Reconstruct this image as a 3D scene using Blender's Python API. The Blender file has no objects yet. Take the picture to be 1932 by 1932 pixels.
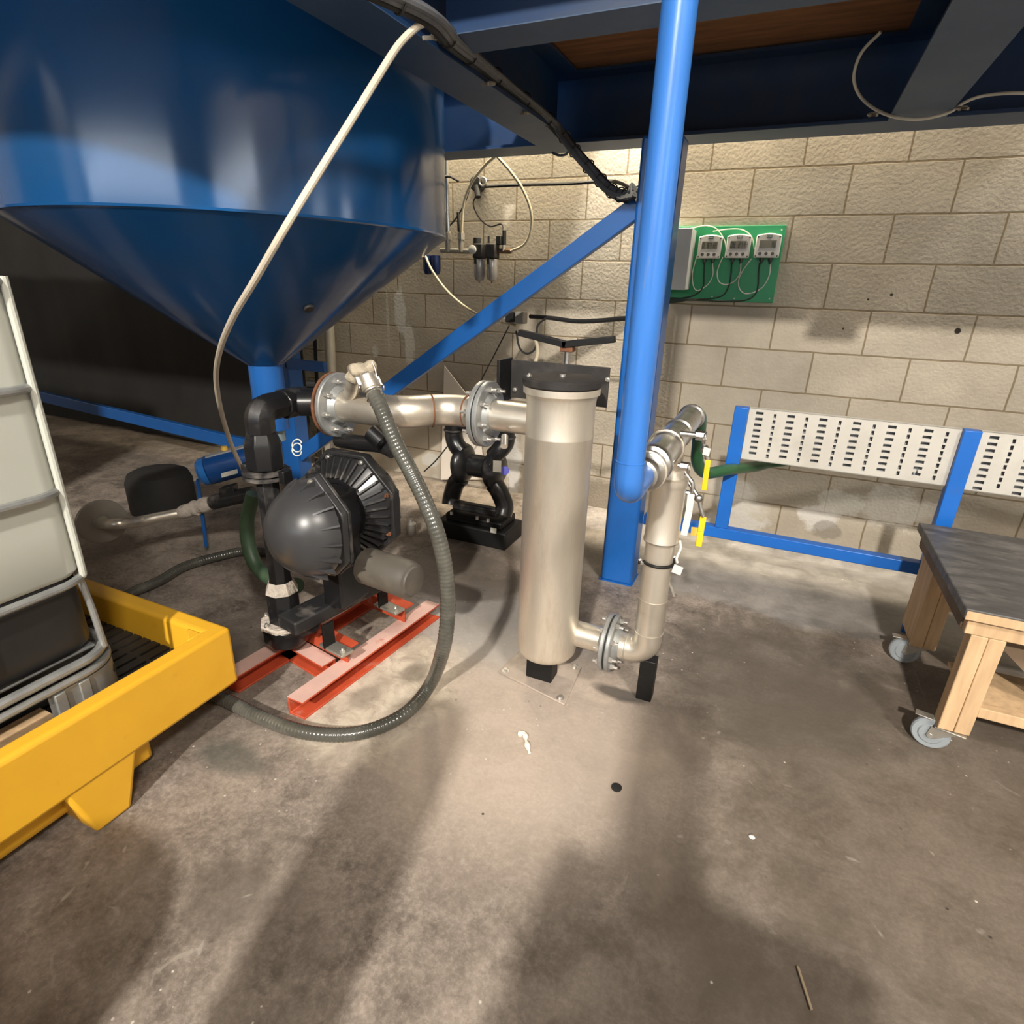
import bpy, math, random
from mathutils import Vector, Matrix
random.seed(4)
SC = bpy.context.scene
COL = SC.collection
V = Vector
PI = math.pi

# ------------------------------------------------------------------ camera
F = 1088.0
EYE = V((0, 0, 1.41))
RIGHT = V((0.90894688, 0.41591941, 0.02875086))
DOWN = V((0.17575981, -0.31974357, -0.9310599))
FWD = V((-0.37805298, 0.85133724, -0.36373184))

def ray(px, py):
    return RIGHT * (px - 966) + DOWN * (py - 966) + FWD * F

def at(px, py, X=None, Y=None, Z=None):
    """the place on a plane X=, Y= or Z= (metres) that lies along a line of sight"""
    r = ray(px, py)
    if X is not None: t = (X - EYE.x) / r.x
    elif Y is not None: t = (Y - EYE.y) / r.y
    else: t = (Z - EYE.z) / r.z
    return EYE + r * t

cam_d = bpy.data.cameras.new('camera')
cam = bpy.data.objects.new('camera', cam_d)
COL.objects.link(cam)
up = -DOWN
m = Matrix((RIGHT, up, -FWD)).transposed().to_4x4()
m.translation = EYE
cam.matrix_world = m
cam_d.sensor_width = 36
cam_d.sensor_fit = 'HORIZONTAL'
cam_d.lens = 36 * F / 1932
cam_d.clip_start = 0.02
SC.camera = cam

# ------------------------------------------------------------------ materials
MATS = {}
def mat(name, col, rough=0.5, metal=0.0, var=0.0, vscale=6.0, bump=0.0, bscale=40.0, dirt=None, dirt_scale=3.0,
        dirt_lo=0.55, dirt_hi=0.75, dirt_rough=None, spec=0.5, coat=0.0, alpha=1.0, transm=0.0, stretch=None, emit=None, sss=0.0):
    M = bpy.data.materials.new(name)
    M.use_nodes = True
    nt = M.node_tree
    b = nt.nodes['Principled BSDF']
    N = nt.nodes.new
    L = nt.links.new
    b.inputs['Roughness'].default_value = rough
    b.inputs['Metallic'].default_value = metal
    b.inputs['Specular IOR Level'].default_value = spec
    b.inputs['Coat Weight'].default_value = coat
    b.inputs['Coat Roughness'].default_value = 0.12
    b.inputs['Alpha'].default_value = alpha
    b.inputs['Transmission Weight'].default_value = transm
    if sss:
        b.inputs['Subsurface Weight'].default_value = sss
        b.inputs['Subsurface Radius'].default_value = (0.05, 0.05, 0.05)
    c4 = (*col, 1)
    b.inputs['Base Color'].default_value = c4
    if emit:
        b.inputs['Emission Color'].default_value = (*emit[0], 1)
        b.inputs['Emission Strength'].default_value = emit[1]
    tc = N('ShaderNodeTexCoord')
    mp = N('ShaderNodeMapping')
    L(tc.outputs['Object'], mp.inputs['Vector'])
    if stretch: mp.inputs['Scale'].default_value = stretch
    src = None
    if var:
        n = N('ShaderNodeTexNoise'); n.inputs['Scale'].default_value = vscale; n.inputs['Detail'].default_value = 6
        L(mp.outputs[0], n.inputs['Vector'])
        mr = N('ShaderNodeMapRange')
        mr.inputs['From Min'].default_value = 0.3; mr.inputs['From Max'].default_value = 0.7
        mr.inputs['To Min'].default_value = 1 - var; mr.inputs['To Max'].default_value = 1 + var
        L(n.outputs['Fac'], mr.inputs['Value'])
        mx = N('ShaderNodeVectorMath'); mx.operation = 'SCALE'
        mx.inputs[0].default_value = col
        L(mr.outputs[0], mx.inputs['Scale'])
        src = mx.outputs[0]
        L(src, b.inputs['Base Color'])
    if dirt:
        n2 = N('ShaderNodeTexNoise'); n2.inputs['Scale'].default_value = dirt_scale; n2.inputs['Detail'].default_value = 9
        n2.inputs['Roughness'].default_value = 0.65
        L(mp.outputs[0], n2.inputs['Vector'])
        r2 = N('ShaderNodeMapRange')
        r2.inputs['From Min'].default_value = dirt_lo; r2.inputs['From Max'].default_value = dirt_hi
        L(n2.outputs['Fac'], r2.inputs['Value'])
        mm = N('ShaderNodeMix'); mm.data_type = 'RGBA'
        L(r2.outputs[0], mm.inputs['Factor'])
        if src: L(src, mm.inputs['A'])
        else: mm.inputs['A'].default_value = c4
        mm.inputs['B'].default_value = (*dirt, 1)
        L(mm.outputs['Result'], b.inputs['Base Color'])
        if dirt_rough is not None:
            m2 = N('ShaderNodeMapRange')
            m2.inputs['To Min'].default_value = rough; m2.inputs['To Max'].default_value = dirt_rough
            L(r2.outputs[0], m2.inputs['Value']); L(m2.outputs[0], b.inputs['Roughness'])
    if bump:
        n3 = N('ShaderNodeTexNoise'); n3.inputs['Scale'].default_value = bscale; n3.inputs['Detail'].default_value = 5
        L(mp.outputs[0], n3.inputs['Vector'])
        bp = N('ShaderNodeBump'); bp.inputs['Strength'].default_value = bump; bp.inputs['Distance'].default_value = 0.01
        L(n3.outputs['Fac'], bp.inputs['Height']); L(bp.outputs[0], b.inputs['Normal'])
    MATS[name] = M
    return M

mat('blue_paint', (0.012, 0.095, 0.33), 0.30, var=0.12, vscale=3, bump=0.05, bscale=9, dirt=(0.05, 0.12, 0.26), dirt_scale=5, dirt_lo=0.6, dirt_hi=0.9)
mat('hopper_paint', (0.007, 0.066, 0.20), 0.14, spec=0.5, var=0.10, vscale=1.2, bump=0.012, bscale=2.0, dirt=(0.018, 0.07, 0.17), dirt_scale=2.2, dirt_lo=0.5, dirt_hi=0.85, dirt_rough=0.30)
mat('pipe_blue', (0.034, 0.155, 0.49), 0.28, var=0.10, vscale=8, stretch=(6, 6, 0.6), dirt=(0.09, 0.16, 0.34), dirt_scale=14, dirt_lo=0.62, dirt_hi=0.72, bump=0.03)
mat('rail_blue', (0.008, 0.118, 0.47), 0.36, var=0.10, vscale=5, dirt=(0.03, 0.11, 0.35), dirt_scale=9, dirt_lo=0.6, dirt_hi=0.8)
mat('post_blue', (0.009, 0.098, 0.36), 0.32, var=0.12, vscale=4, dirt=(0.03, 0.10, 0.28), dirt_scale=7, dirt_lo=0.6, dirt_hi=0.85)
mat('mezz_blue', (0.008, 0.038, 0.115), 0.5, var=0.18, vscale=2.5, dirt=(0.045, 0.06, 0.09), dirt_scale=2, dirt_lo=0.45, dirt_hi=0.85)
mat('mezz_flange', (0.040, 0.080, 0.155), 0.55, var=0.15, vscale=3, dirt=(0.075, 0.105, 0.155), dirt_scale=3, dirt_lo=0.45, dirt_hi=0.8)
mat('plywood', (0.20, 0.085, 0.03), 0.7, var=0.3, vscale=4, stretch=(1, 8, 1))
mat('stainless', (0.70, 0.645, 0.55), 0.36, 0.8, var=0.12, vscale=7, dirt=(0.30, 0.22, 0.14), dirt_scale=5, dirt_lo=0.53, dirt_hi=0.82, dirt_rough=0.55, bump=0.05, bscale=30)
mat('stainless_brush', (0.76, 0.70, 0.60), 0.43, 0.78, var=0.13, vscale=5, stretch=(2.5, 2.5, 0.55), dirt=(0.46, 0.37, 0.27), dirt_scale=5, dirt_lo=0.52, dirt_hi=0.85, dirt_rough=0.6, bump=0.06, bscale=18)
mat('steel', (0.62, 0.62, 0.60), 0.33, 1.0, var=0.10, vscale=12, dirt=(0.32, 0.30, 0.27), dirt_scale=20, dirt_lo=0.5, dirt_hi=0.8)
mat('galvanised', (0.34, 0.35, 0.345), 0.42, 0.55, var=0.14, vscale=25, dirt=(0.30, 0.30, 0.29), dirt_scale=9, dirt_lo=0.5, dirt_hi=0.85)
mat('bolt_metal', (0.72, 0.70, 0.66), 0.35, 0.9)
mat('rust', (0.16, 0.065, 0.03), 0.85, var=0.35, vscale=25, bump=0.3)
mat('black_plastic', (0.010, 0.010, 0.011), 0.30, var=0.2, dirt=(0.11, 0.105, 0.10), dirt_scale=7, dirt_lo=0.55, dirt_hi=0.95, dirt_rough=0.6)
mat('black_gloss', (0.040, 0.040, 0.042), 0.33, var=0.1, dirt=(0.11, 0.105, 0.10), dirt_scale=3, dirt_lo=0.55, dirt_hi=0.95, dirt_rough=0.45)
mat('black_dusty', (0.016, 0.016, 0.017), 0.5, var=0.2, dirt=(0.27, 0.24, 0.21), dirt_scale=9, dirt_lo=0.52, dirt_hi=0.85, dirt_rough=0.85)
mat('black_steel', (0.007, 0.007, 0.007), 0.5, spec=0.3, var=0.3, bump=0.1)
mat('dark_plate', (0.026, 0.024, 0.023), 0.6, spec=0.35, var=0.25, vscale=9, dirt=(0.07, 0.06, 0.053), dirt_scale=12, dirt_lo=0.5, dirt_hi=0.8)
mat('plate_dusty', (0.46, 0.39, 0.33), 0.6, 0.25, var=0.15, vscale=9, dirt=(0.24, 0.19, 0.15), dirt_scale=8, dirt_lo=0.5, dirt_hi=0.8)
mat('rubber', (0.012, 0.012, 0.012), 0.7)
mat('grey_cable', (0.10, 0.105, 0.115), 0.5, var=0.2, vscale=30)
mat('muffler_grey', (0.085, 0.075, 0.062), 0.5, var=0.15, dirt=(0.19, 0.165, 0.13), dirt_scale=4, dirt_lo=0.45, dirt_hi=0.8)
mat('red_oxide', (0.46, 0.066, 0.024), 0.6, var=0.2, vscale=6, dirt=(0.58, 0.36, 0.29), dirt_scale=7, dirt_lo=0.62, dirt_hi=0.85, bump=0.08)
mat('red_dusty', (0.62, 0.40, 0.34), 0.85, var=0.12, vscale=8, dirt=(0.45, 0.11, 0.06), dirt_scale=9, dirt_lo=0.62, dirt_hi=0.75, bump=0.1)
mat('hose_grey', (0.068, 0.068, 0.057), 0.24, var=0.18, vscale=8, dirt=(0.17, 0.165, 0.14), dirt_scale=6, dirt_lo=0.5, dirt_hi=0.85, coat=0.4)
mat('green_hose', (0.020, 0.085, 0.032), 0.4, var=0.15, vscale=10)
mat('green_flat', (0.055, 0.10, 0.055), 0.5, var=0.2, vscale=8)
mat('yellow_pe', (0.78, 0.42, 0.026), 0.42, var=0.07, vscale=4, dirt=(0.66, 0.32, 0.025), dirt_scale=9, dirt_lo=0.62, dirt_hi=0.8, bump=0.05, bscale=25)
mat('grate_black', (0.012, 0.012, 0.013), 0.42, var=0.3, dirt=(0.07, 0.06, 0.052), dirt_scale=3, dirt_lo=0.45, dirt_hi=0.8, dirt_rough=0.6)
mat('bottle_white', (0.50, 0.51, 0.455), 0.42, var=0.04, vscale=2, sss=0.3)
mat('bottle_dark', (0.018, 0.018, 0.019), 0.4, var=0.3, vscale=6)
mat('timber', (0.56, 0.38, 0.215), 0.7, var=0.18, vscale=6, stretch=(6, 6, 0.8), dirt=(0.16, 0.09, 0.05), dirt_scale=9, dirt_lo=0.66, dirt_hi=0.74, bump=0.08)
mat('timber_dark', (0.16, 0.11, 0.07), 0.75, var=0.3, vscale=5, bump=0.1)
mat('bench_top', (0.065, 0.062, 0.060), 0.5, var=0.4, vscale=7, dirt=(0.22, 0.205, 0.19), dirt_scale=8, dirt_lo=0.50, dirt_hi=0.9, bump=0.15, bscale=25, stretch=(1, 3, 1))
mat('caster_grey', (0.30, 0.335, 0.36), 0.5, var=0.15)
mat('zinc', (0.55, 0.52, 0.46), 0.4, 0.8, var=0.2)
mat('tray_white', (0.50, 0.48, 0.43), 0.42, var=0.06, vscale=4, dirt=(0.40, 0.38, 0.33), dirt_scale=6, dirt_lo=0.5, dirt_hi=0.8)
mat('green_board', (0.018, 0.27, 0.105), 0.42, var=0.10, vscale=8)
mat('box_grey', (0.48, 0.49, 0.48), 0.5, var=0.05)
mat('meter_face', (0.62, 0.60, 0.56), 0.5, var=0.04)
mat('lcd', (0.17, 0.16, 0.11), 0.4)
mat('lcd_digit', (0.012, 0.012, 0.010), 0.5)
mat('button', (0.07, 0.07, 0.07), 0.5)
mat('label_green', (0.01, 0.09, 0.06), 0.5)
mat('white_cable', (0.62, 0.62, 0.55), 0.5)
mat('green_dark_cable', (0.006, 0.022, 0.012), 0.5)
mat('cream_hose', (0.60, 0.53, 0.42), 0.5, var=0.08)
mat('cream_dull', (0.52, 0.46, 0.33), 0.5)
mat('act_blue', (0.006, 0.055, 0.215), 0.3, var=0.1)
mat('act_cap', (0.02, 0.15, 0.47), 0.3, var=0.08)
mat('act_grey', (0.30, 0.31, 0.32), 0.6, var=0.15)
mat('tape_cream', (0.50, 0.44, 0.38), 0.8, var=0.2, vscale=30, bump=0.8, bscale=60)
mat('mud_tape', (0.36, 0.31, 0.23), 0.85, var=0.3, vscale=25, bump=1.0, bscale=45)
mat('yellow_handle', (0.90, 0.55, 0.02), 0.4)
mat('yellow_tag', (0.80, 0.50, 0.08), 0.6)
mat('white_tag', (0.66, 0.65, 0.61), 0.6)
mat('white_handle', (0.66, 0.65, 0.62), 0.4)
mat('sight_tube', (0.25, 0.33, 0.35), 0.15, alpha=0.9)
mat('gauge_face', (0.55, 0.54, 0.50), 0.3)
mat('bowl_clear', (0.32, 0.31, 0.30), 0.2, 0.3)
mat('bowl_blue', (0.008, 0.02, 0.08), 0.25)
mat('brass_dull', (0.16, 0.09, 0.05), 0.5, 0.5)
mat('conduit_grey', (0.30, 0.28, 0.24), 0.5, 0.4, var=0.15)
mat('light_patch_pale', (0.66, 0.60, 0.52), 0.7)
mat('label_blue', (0.10, 0.10, 0.42), 0.5)
mat('putty', (0.85, 0.80, 0.68), 0.7)
mat('wood_sliver', (0.38, 0.30, 0.20), 0.8)
mat('roof_grey', (0.22, 0.22, 0.22), 0.8)
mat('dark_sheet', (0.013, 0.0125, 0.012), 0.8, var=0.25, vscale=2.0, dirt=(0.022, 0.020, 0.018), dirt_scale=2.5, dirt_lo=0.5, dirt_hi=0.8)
mat('lamp_white', (0.8, 0.8, 0.8), 0.5)
mat('lamp_glow', (1, 1, 1), 0.5, emit=((1.0, 0.90, 0.76), 9))
mat('daylight', (1, 1, 1), 0.5, emit=((0.80, 0.90, 1.0), 7.5))

def wall_material():
    M = bpy.data.materials.new('block_wall'); M.use_nodes = True
    nt = M.node_tree; N = nt.nodes.new; L = nt.links.new
    b = nt.nodes['Principled BSDF']; b.inputs['Roughness'].default_value = 0.82; b.inputs['Specular IOR Level'].default_value = 0.3
    tc = N('ShaderNodeTexCoord')
    sp = N('ShaderNodeSeparateXYZ'); L(tc.outputs['Object'], sp.inputs[0])
    ad = N('ShaderNodeMath'); ad.operation = 'ADD'; L(sp.outputs['X'], ad.inputs[0]); L(sp.outputs['Y'], ad.inputs[1])
    a0 = ad; ad = N('ShaderNodeMath'); ad.operation = 'SUBTRACT'; L(a0.outputs[0], ad.inputs[0]); ad.inputs[1].default_value = WALL_SHIFT
    # slightly wandering joints
    cb = N('ShaderNodeCombineXYZ'); L(ad.outputs[0], cb.inputs['X']); L(sp.outputs['Z'], cb.inputs['Y'])
    nz = N('ShaderNodeTexNoise'); nz.inputs['Scale'].default_value = 6; nz.inputs['Detail'].default_value = 4
    L(tc.outputs['Object'], nz.inputs['Vector'])
    off = N('ShaderNodeVectorMath'); off.operation = 'MULTIPLY_ADD'
    L(nz.outputs['Color'], off.inputs[0]); off.inputs[1].default_value = (0.010, 0.009, 0); L(cb.outputs[0], off.inputs[2])
    br = N('ShaderNodeTexBrick')
    L(off.outputs[0], br.inputs['Vector'])
    br.offset = 0.5; br.offset_frequency = 2; br.squash = 1
    br.inputs['Scale'].default_value = 1
    br.inputs['Brick Width'].default_value = 0.455
    br.inputs['Row Height'].default_value = 0.225
    br.inputs['Mortar Size'].default_value = 0.0055
    br.inputs['Mortar Smooth'].default_value = 0.35
    br.inputs['Bias'].default_value = 0
    br.inputs['Color1'].default_value = (0.43, 0.375, 0.295, 1)
    br.inputs['Color2'].default_value = (0.37, 0.33, 0.265, 1)
    br.inputs['Mortar'].default_value = (0.21, 0.165, 0.105, 1)
    n1 = N('ShaderNodeTexNoise'); n1.inputs['Scale'].default_value = 3.2; n1.inputs['Detail'].default_value = 8; n1.inputs['Roughness'].default_value = 0.6
    L(tc.outputs['Object'], n1.inputs['Vector'])
    mr = N('ShaderNodeMapRange'); mr.inputs['From Min'].default_value = 0.3; mr.inputs['From Max'].default_value = 0.7
    mr.inputs['To Min'].default_value = 0.84; mr.inputs['To Max'].default_value = 1.13
    L(n1.outputs['Fac'], mr.inputs['Value'])
    sc = N('ShaderNodeVectorMath'); sc.operation = 'SCALE'; L(br.outputs['Color'], sc.inputs[0]); L(mr.outputs[0], sc.inputs['Scale'])
    # white chalky blooms low on the wall
    n2 = N('ShaderNodeTexNoise'); n2.inputs['Scale'].default_value = 2.7; n2.inputs['Detail'].default_value = 3
    L(tc.outputs['Object'], n2.inputs['Vector'])
    r2 = N('ShaderNodeMapRange'); r2.inputs['From Min'].default_value = 0.60; r2.inputs['From Max'].default_value = 0.68
    r2.inputs['To Max'].default_value = 0.7
    L(n2.outputs['Fac'], r2.inputs['Value'])
    hz = N('ShaderNodeMapRange'); hz.inputs['From Min'].default_value = 0.85; hz.inputs['From Max'].default_value = 0.45
    L(sp.outputs['Z'], hz.inputs['Value'])
    mu = N('ShaderNodeMath'); mu.operation = 'MULTIPLY'; L(r2.outputs[0], mu.inputs[0]); L(hz.outputs[0], mu.inputs[1])
    mx = N('ShaderNodeMix'); mx.data_type = 'RGBA'; L(mu.outputs[0], mx.inputs['Factor']); L(sc.outputs[0], mx.inputs['A']); mx.inputs['B'].default_value = (0.62, 0.60, 0.55, 1)
    last = mx.outputs['Result']
    # white paint runs and drill holes: marks with their own place
    nm = N('ShaderNodeTexNoise'); nm.inputs['Scale'].default_value = 8; nm.inputs['Detail'].default_value = 7; nm.inputs['Roughness'].default_value = 0.65
    L(tc.outputs['Object'], nm.inputs['Vector'])
    def mark(cx, cz, rx, rz, col, soft, lastc, strength=1.0):
        vs = N('ShaderNodeVectorMath'); vs.operation = 'SUBTRACT'; L(cb.outputs[0], vs.inputs[0]); vs.inputs[1].default_value = (cx, cz, 0)
        dv = N('ShaderNodeVectorMath'); dv.operation = 'DIVIDE'; L(vs.outputs[0], dv.inputs[0]); dv.inputs[1].default_value = (rx, rz, 1)
        ln = N('ShaderNodeVectorMath'); ln.operation = 'LENGTH'; L(dv.outputs[0], ln.inputs[0])
        add = N('ShaderNodeMath'); add.operation = 'MULTIPLY_ADD'; L(nm.outputs['Fac'], add.inputs[0]); add.inputs[1].default_value = soft * 2.2; L(ln.outputs['Value'], add.inputs[2])
        rr = N('ShaderNodeMapRange'); rr.inputs['From Min'].default_value = 1.0 + soft * 1.1 + 0.16; rr.inputs['From Max'].default_value = 1.0 + soft * 1.1 - 0.16
        rr.inputs['To Max'].default_value = strength
        L(add.outputs[0], rr.inputs['Value'])
        mm = N('ShaderNodeMix'); mm.data_type = 'RGBA'; L(rr.outputs[0], mm.inputs['Factor']); L(lastc, mm.inputs['A']); mm.inputs['B'].default_value = (*col, 1)
        return mm.outputs['Result']
    def wpx(px, py): p = at(px, py, Y=3.67); return p.x + 3.67 - WALL_SHIFT, p.z
    for (px, py, rx, rz, col, so, st) in [
        (1807, 624, .013, .014, (0.02, .015, .01), .5, 1), (1682, 556, .008, .006, (0.03, .025, .02), .3, 1), (1638, 565, .005, .005, (0.03, .025, .02), .3, 1), (1591, 620, .005, .006, (0.03, .025, .02), .3, .9),
        (755, 590, .045, .15, (0.58, .57, .53), 1.0, .8), (772, 650, .05, .14, (0.60, .58, .53), 1.0, .8), (708, 665, .03, .05, (0.58, .57, .53), .8, .7), (732, 610, .012, .22, (0.55, .53, .48), .6, .5),
        (968, 880, .055, .26, (0.58, .57, .54), .9, .8), (812, 868, .07, .05, (0.55, .54, .50), .9, .7), (1540, 975, .10, .07, (0.60, .58, .54), 1.2, .8), (1590, 950, .12, .07, (0.58, .56, .50), 1.2, .7),
        (1380, 985, .16, .07, (0.58, .57, .54), 1.2, .7), (1690, 960, .16, .12, (0.56, .53, .47), 1.0, .7), (1560, 1000, .06, .05, (0.20, .18, .15), 1.2, .6)]:
        cx, cz = wpx(px, py)
        last = mark(cx, cz, rx, rz, col, so, last, st)
    L(last, b.inputs['Base Color'])
    n3 = N('ShaderNodeTexNoise'); n3.inputs['Scale'].default_value = 60; n3.inputs['Detail'].default_value = 6
    L(tc.outputs['Object'], n3.inputs['Vector'])
    inv = N('ShaderNodeMath'); inv.operation = 'MULTIPLY_ADD'; L(br.outputs['Fac'], inv.inputs[0]); inv.inputs[1].default_value = -1.6; L(n3.outputs['Fac'], inv.inputs[2])
    bp = N('ShaderNodeBump'); bp.inputs['Strength'].default_value = 0.35; bp.inputs['Distance'].default_value = 0.006
    L(inv.outputs[0], bp.inputs['Height']); L(bp.outputs[0], b.inputs['Normal'])
    MATS['block_wall'] = M

def floor_material():
    M = bpy.data.materials.new('concrete_floor'); M.use_nodes = True
    nt = M.node_tree; N = nt.nodes.new; L = nt.links.new
    b = nt.nodes['Principled BSDF']; b.inputs['Specular IOR Level'].default_value = 0.4
    tc = N('ShaderNodeTexCoord'); O = tc.outputs['Object']
    def noise(s, d=8, r=0.6, dist=0.0):
        n = N('ShaderNodeTexNoise'); n.inputs['Scale'].default_value = s; n.inputs['Detail'].default_value = d
        n.inputs['Roughness'].default_value = r; n.inputs['Distortion'].default_value = dist; L(O, n.inputs['Vector']); return n.outputs['Fac']
    def mr(v, a, c, lo=0.0, hi=1.0):
        n = N('ShaderNodeMapRange'); n.inputs['From Min'].default_value = a; n.inputs['From Max'].default_value = c
        n.inputs['To Min'].default_value = lo; n.inputs['To Max'].default_value = hi; L(v, n.inputs['Value']); return n.outputs[0]
    def mix(f, a, c):
        n = N('ShaderNodeMix'); n.data_type = 'RGBA'; L(f, n.inputs['Factor'])
        for k, v in (('A', a), ('B', c)):
            if isinstance(v, tuple): n.inputs[k].default_value = (*v, 1)
            else: L(v, n.inputs[k])
        return n.outputs['Result']
    def mul(a, c):
        n = N('ShaderNodeMath'); n.operation = 'MULTIPLY'; L(a, n.inputs[0])
        if isinstance(c, float): n.inputs[1].default_value = c
        else: L(c, n.inputs[1])
        return n.outputs[0]
    big = noise(1.3, 9, 0.62, 0.3); mid = noise(5.0, 9, 0.65, 0.4); fine = noise(28, 6, 0.7)
    c = mix(mr(mid, 0.38, 0.62), (0.120, 0.098, 0.081), (0.345, 0.290, 0.243))
    c = mix(mr(big, 0.40, 0.62), c, (0.215, 0.18, 0.145)) if False else c
    grain = noise(75, 8, 0.75)
    c = mix(mr(fine, 0.42, 0.66, 0.0, 0.6), c, (0.37, 0.315, 0.265))
    c = mix(mr(noise(17, 8, 0.7, 0.6), 0.54, 0.70, 0.0, 0.6), c, (0.105, 0.086, 0.07))
    c = mix(mr(grain, 0.45, 0.70, 0.0, 0.45), c, (0.10, 0.085, 0.072))
    c = mix(mr(grain, 0.50, 0.28, 0.0, 0.40), c, (0.50, 0.44, 0.38))
    c = mix(mr(big, 0.50, 0.64, 0.0, 0.7), c, (0.115, 0.095, 0.076))
    sp = N('ShaderNodeSeparateXYZ'); L(O, sp.inputs[0])
    wob = noise(2.2, 5, 0.55)
    # patches with a place of their own
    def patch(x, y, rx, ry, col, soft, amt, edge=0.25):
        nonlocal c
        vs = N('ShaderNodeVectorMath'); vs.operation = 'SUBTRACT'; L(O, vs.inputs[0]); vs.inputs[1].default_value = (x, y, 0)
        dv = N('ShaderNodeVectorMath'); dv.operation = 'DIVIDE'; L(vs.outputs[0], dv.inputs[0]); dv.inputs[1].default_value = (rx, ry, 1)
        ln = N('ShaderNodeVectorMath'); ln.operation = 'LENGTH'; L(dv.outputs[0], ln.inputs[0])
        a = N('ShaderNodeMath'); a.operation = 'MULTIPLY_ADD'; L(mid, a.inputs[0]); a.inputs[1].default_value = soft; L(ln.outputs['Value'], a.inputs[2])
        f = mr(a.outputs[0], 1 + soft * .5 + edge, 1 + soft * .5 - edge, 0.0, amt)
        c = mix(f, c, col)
    # oily brown traffic area on the right, darker patch in front
    patch(0.95, 1.70, 1.15, 0.98, (0.115, 0.090, 0.066), 0.9, 0.70, 0.3)
    patch(0.15, 0.75, 0.50, 0.45, (0.12, 0.098, 0.076), 1.2, 0.6, 0.4)
    patch(0.15, 2.15, 0.42, 0.50, (0.095, 0.08, 0.064), 1.0, 0.6, 0.3)  # soft shadow blob painted into the floor colour
    # scrubbed grey strip along the wall
    g = N('ShaderNodeMath'); g.operation = 'MULTIPLY_ADD'; L(wob, g.inputs[0]); g.inputs[1].default_value = 0.35; L(sp.outputs['Y'], g.inputs[2])
    f = mr(g.outputs[0], 2.80, 2.90, 0.0, 0.8)
    xm = mr(sp.outputs['X'], -1.2, -0.5)
    strip = mix(mr(mid, 0.38, 0.62), (0.20, 0.19, 0.18), (0.31, 0.30, 0.285))
    c = mix(mul(f, xm), c, strip)
    # paler floor round the filter plate, white residue inside the hose loop
    patch(-0.62, 1.45, 0.50, 0.48, (0.54, 0.45, 0.375), 1.1, 0.62, 0.35)
    patch(-0.95, 2.0, 0.42, 0.30, (0.42, 0.40, 0.375), 1.0, 0.6, 0.3)
    res = mix(mr(noise(11, 8, 0.7, 0.5), 0.40, 0.62), (0.66, 0.58, 0.47), (0.40, 0.335, 0.265))
    patch(-1.12, 1.42, 0.24, 0.34, res, 1.3, 0.92, 0.22)
    patch(-1.17, 1.35, 0.045, 0.075, (0.20, 0.165, 0.13), 1.6, 0.6, 0.3)
    patch(-1.08, 1.55, 0.05, 0.06, (0.16, 0.13, 0.10), 1.6, 0.6, 0.3)
    patch(-0.33, 1.79, 0.10, 0.035, (0.05, 0.045, 0.04), 1.4, 0.8, 0.3)
    # painted shadow of the filter on the floor behind it, darker strip behind the bund
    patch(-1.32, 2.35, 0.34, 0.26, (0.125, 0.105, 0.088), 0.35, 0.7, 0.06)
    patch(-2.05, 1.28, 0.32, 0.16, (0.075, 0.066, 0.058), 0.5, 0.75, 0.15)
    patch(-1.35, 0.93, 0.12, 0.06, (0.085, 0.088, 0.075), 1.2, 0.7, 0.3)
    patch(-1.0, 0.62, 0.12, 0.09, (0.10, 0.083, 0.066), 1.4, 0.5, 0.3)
    # pale scuffs
    sc1 = noise(9, 3, 0.5, 1.5)
    c = mix(mr(sc1, 0.68, 0.76, 0.0, 0.45), c, (0.46, 0.42, 0.36))
    # grit specks
    vo = N('ShaderNodeTexVoronoi'); vo.inputs['Scale'].default_value = 21; L(O, vo.inputs['Vector'])
    c = mix(mul(mr(vo.outputs['Distance'], 0.085, 0.05), mr(noise(1.7, 2), 0.5, 0.6)), c, (0.62, 0.57, 0.50))
    vo2 = N('ShaderNodeTexVoronoi'); vo2.inputs['Scale'].default_value = 13; L(O, vo2.inputs['Vector'])
    c = mix(mul(mr(vo2.outputs['Distance'], 0.07, 0.04), mr(noise(2.3, 2), 0.52, 0.62)), c, (0.055, 0.045, 0.038))
    L(c, b.inputs['Base Color'])
    L(mr(mid, 0.35, 0.7, 0.50, 0.78), b.inputs['Roughness'])
    bn = N('ShaderNodeMath'); bn.operation = 'ADD'; L(fine, bn.inputs[0]); L(mid, bn.inputs[1])
    bp = N('ShaderNodeBump'); bp.inputs['Strength'].default_value = 0.30; bp.inputs['Distance'].default_value = 0.006
    L(bn.outputs[0], bp.inputs['Height']); L(bp.outputs[0], b.inputs['Normal'])
    MATS['concrete_floor'] = M

# the mortar grid: a perpend of an odd row lies at x = -1.204 on the back wall (y = 3.67)
WALL_SHIFT = (-1.204 + 3.67 + 0.2275) % 0.455
wall_material(); floor_material()

# ------------------------------------------------------------------ mesh helpers
def frame_of(axis):
    a = V(axis).normalized()
    t = V((0, 0, 1)) if abs(a.z) < 0.9 else V((1, 0, 0))
    u = (t - a * t.dot(a)).normalized()
    return a, u, a.cross(u)

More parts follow.
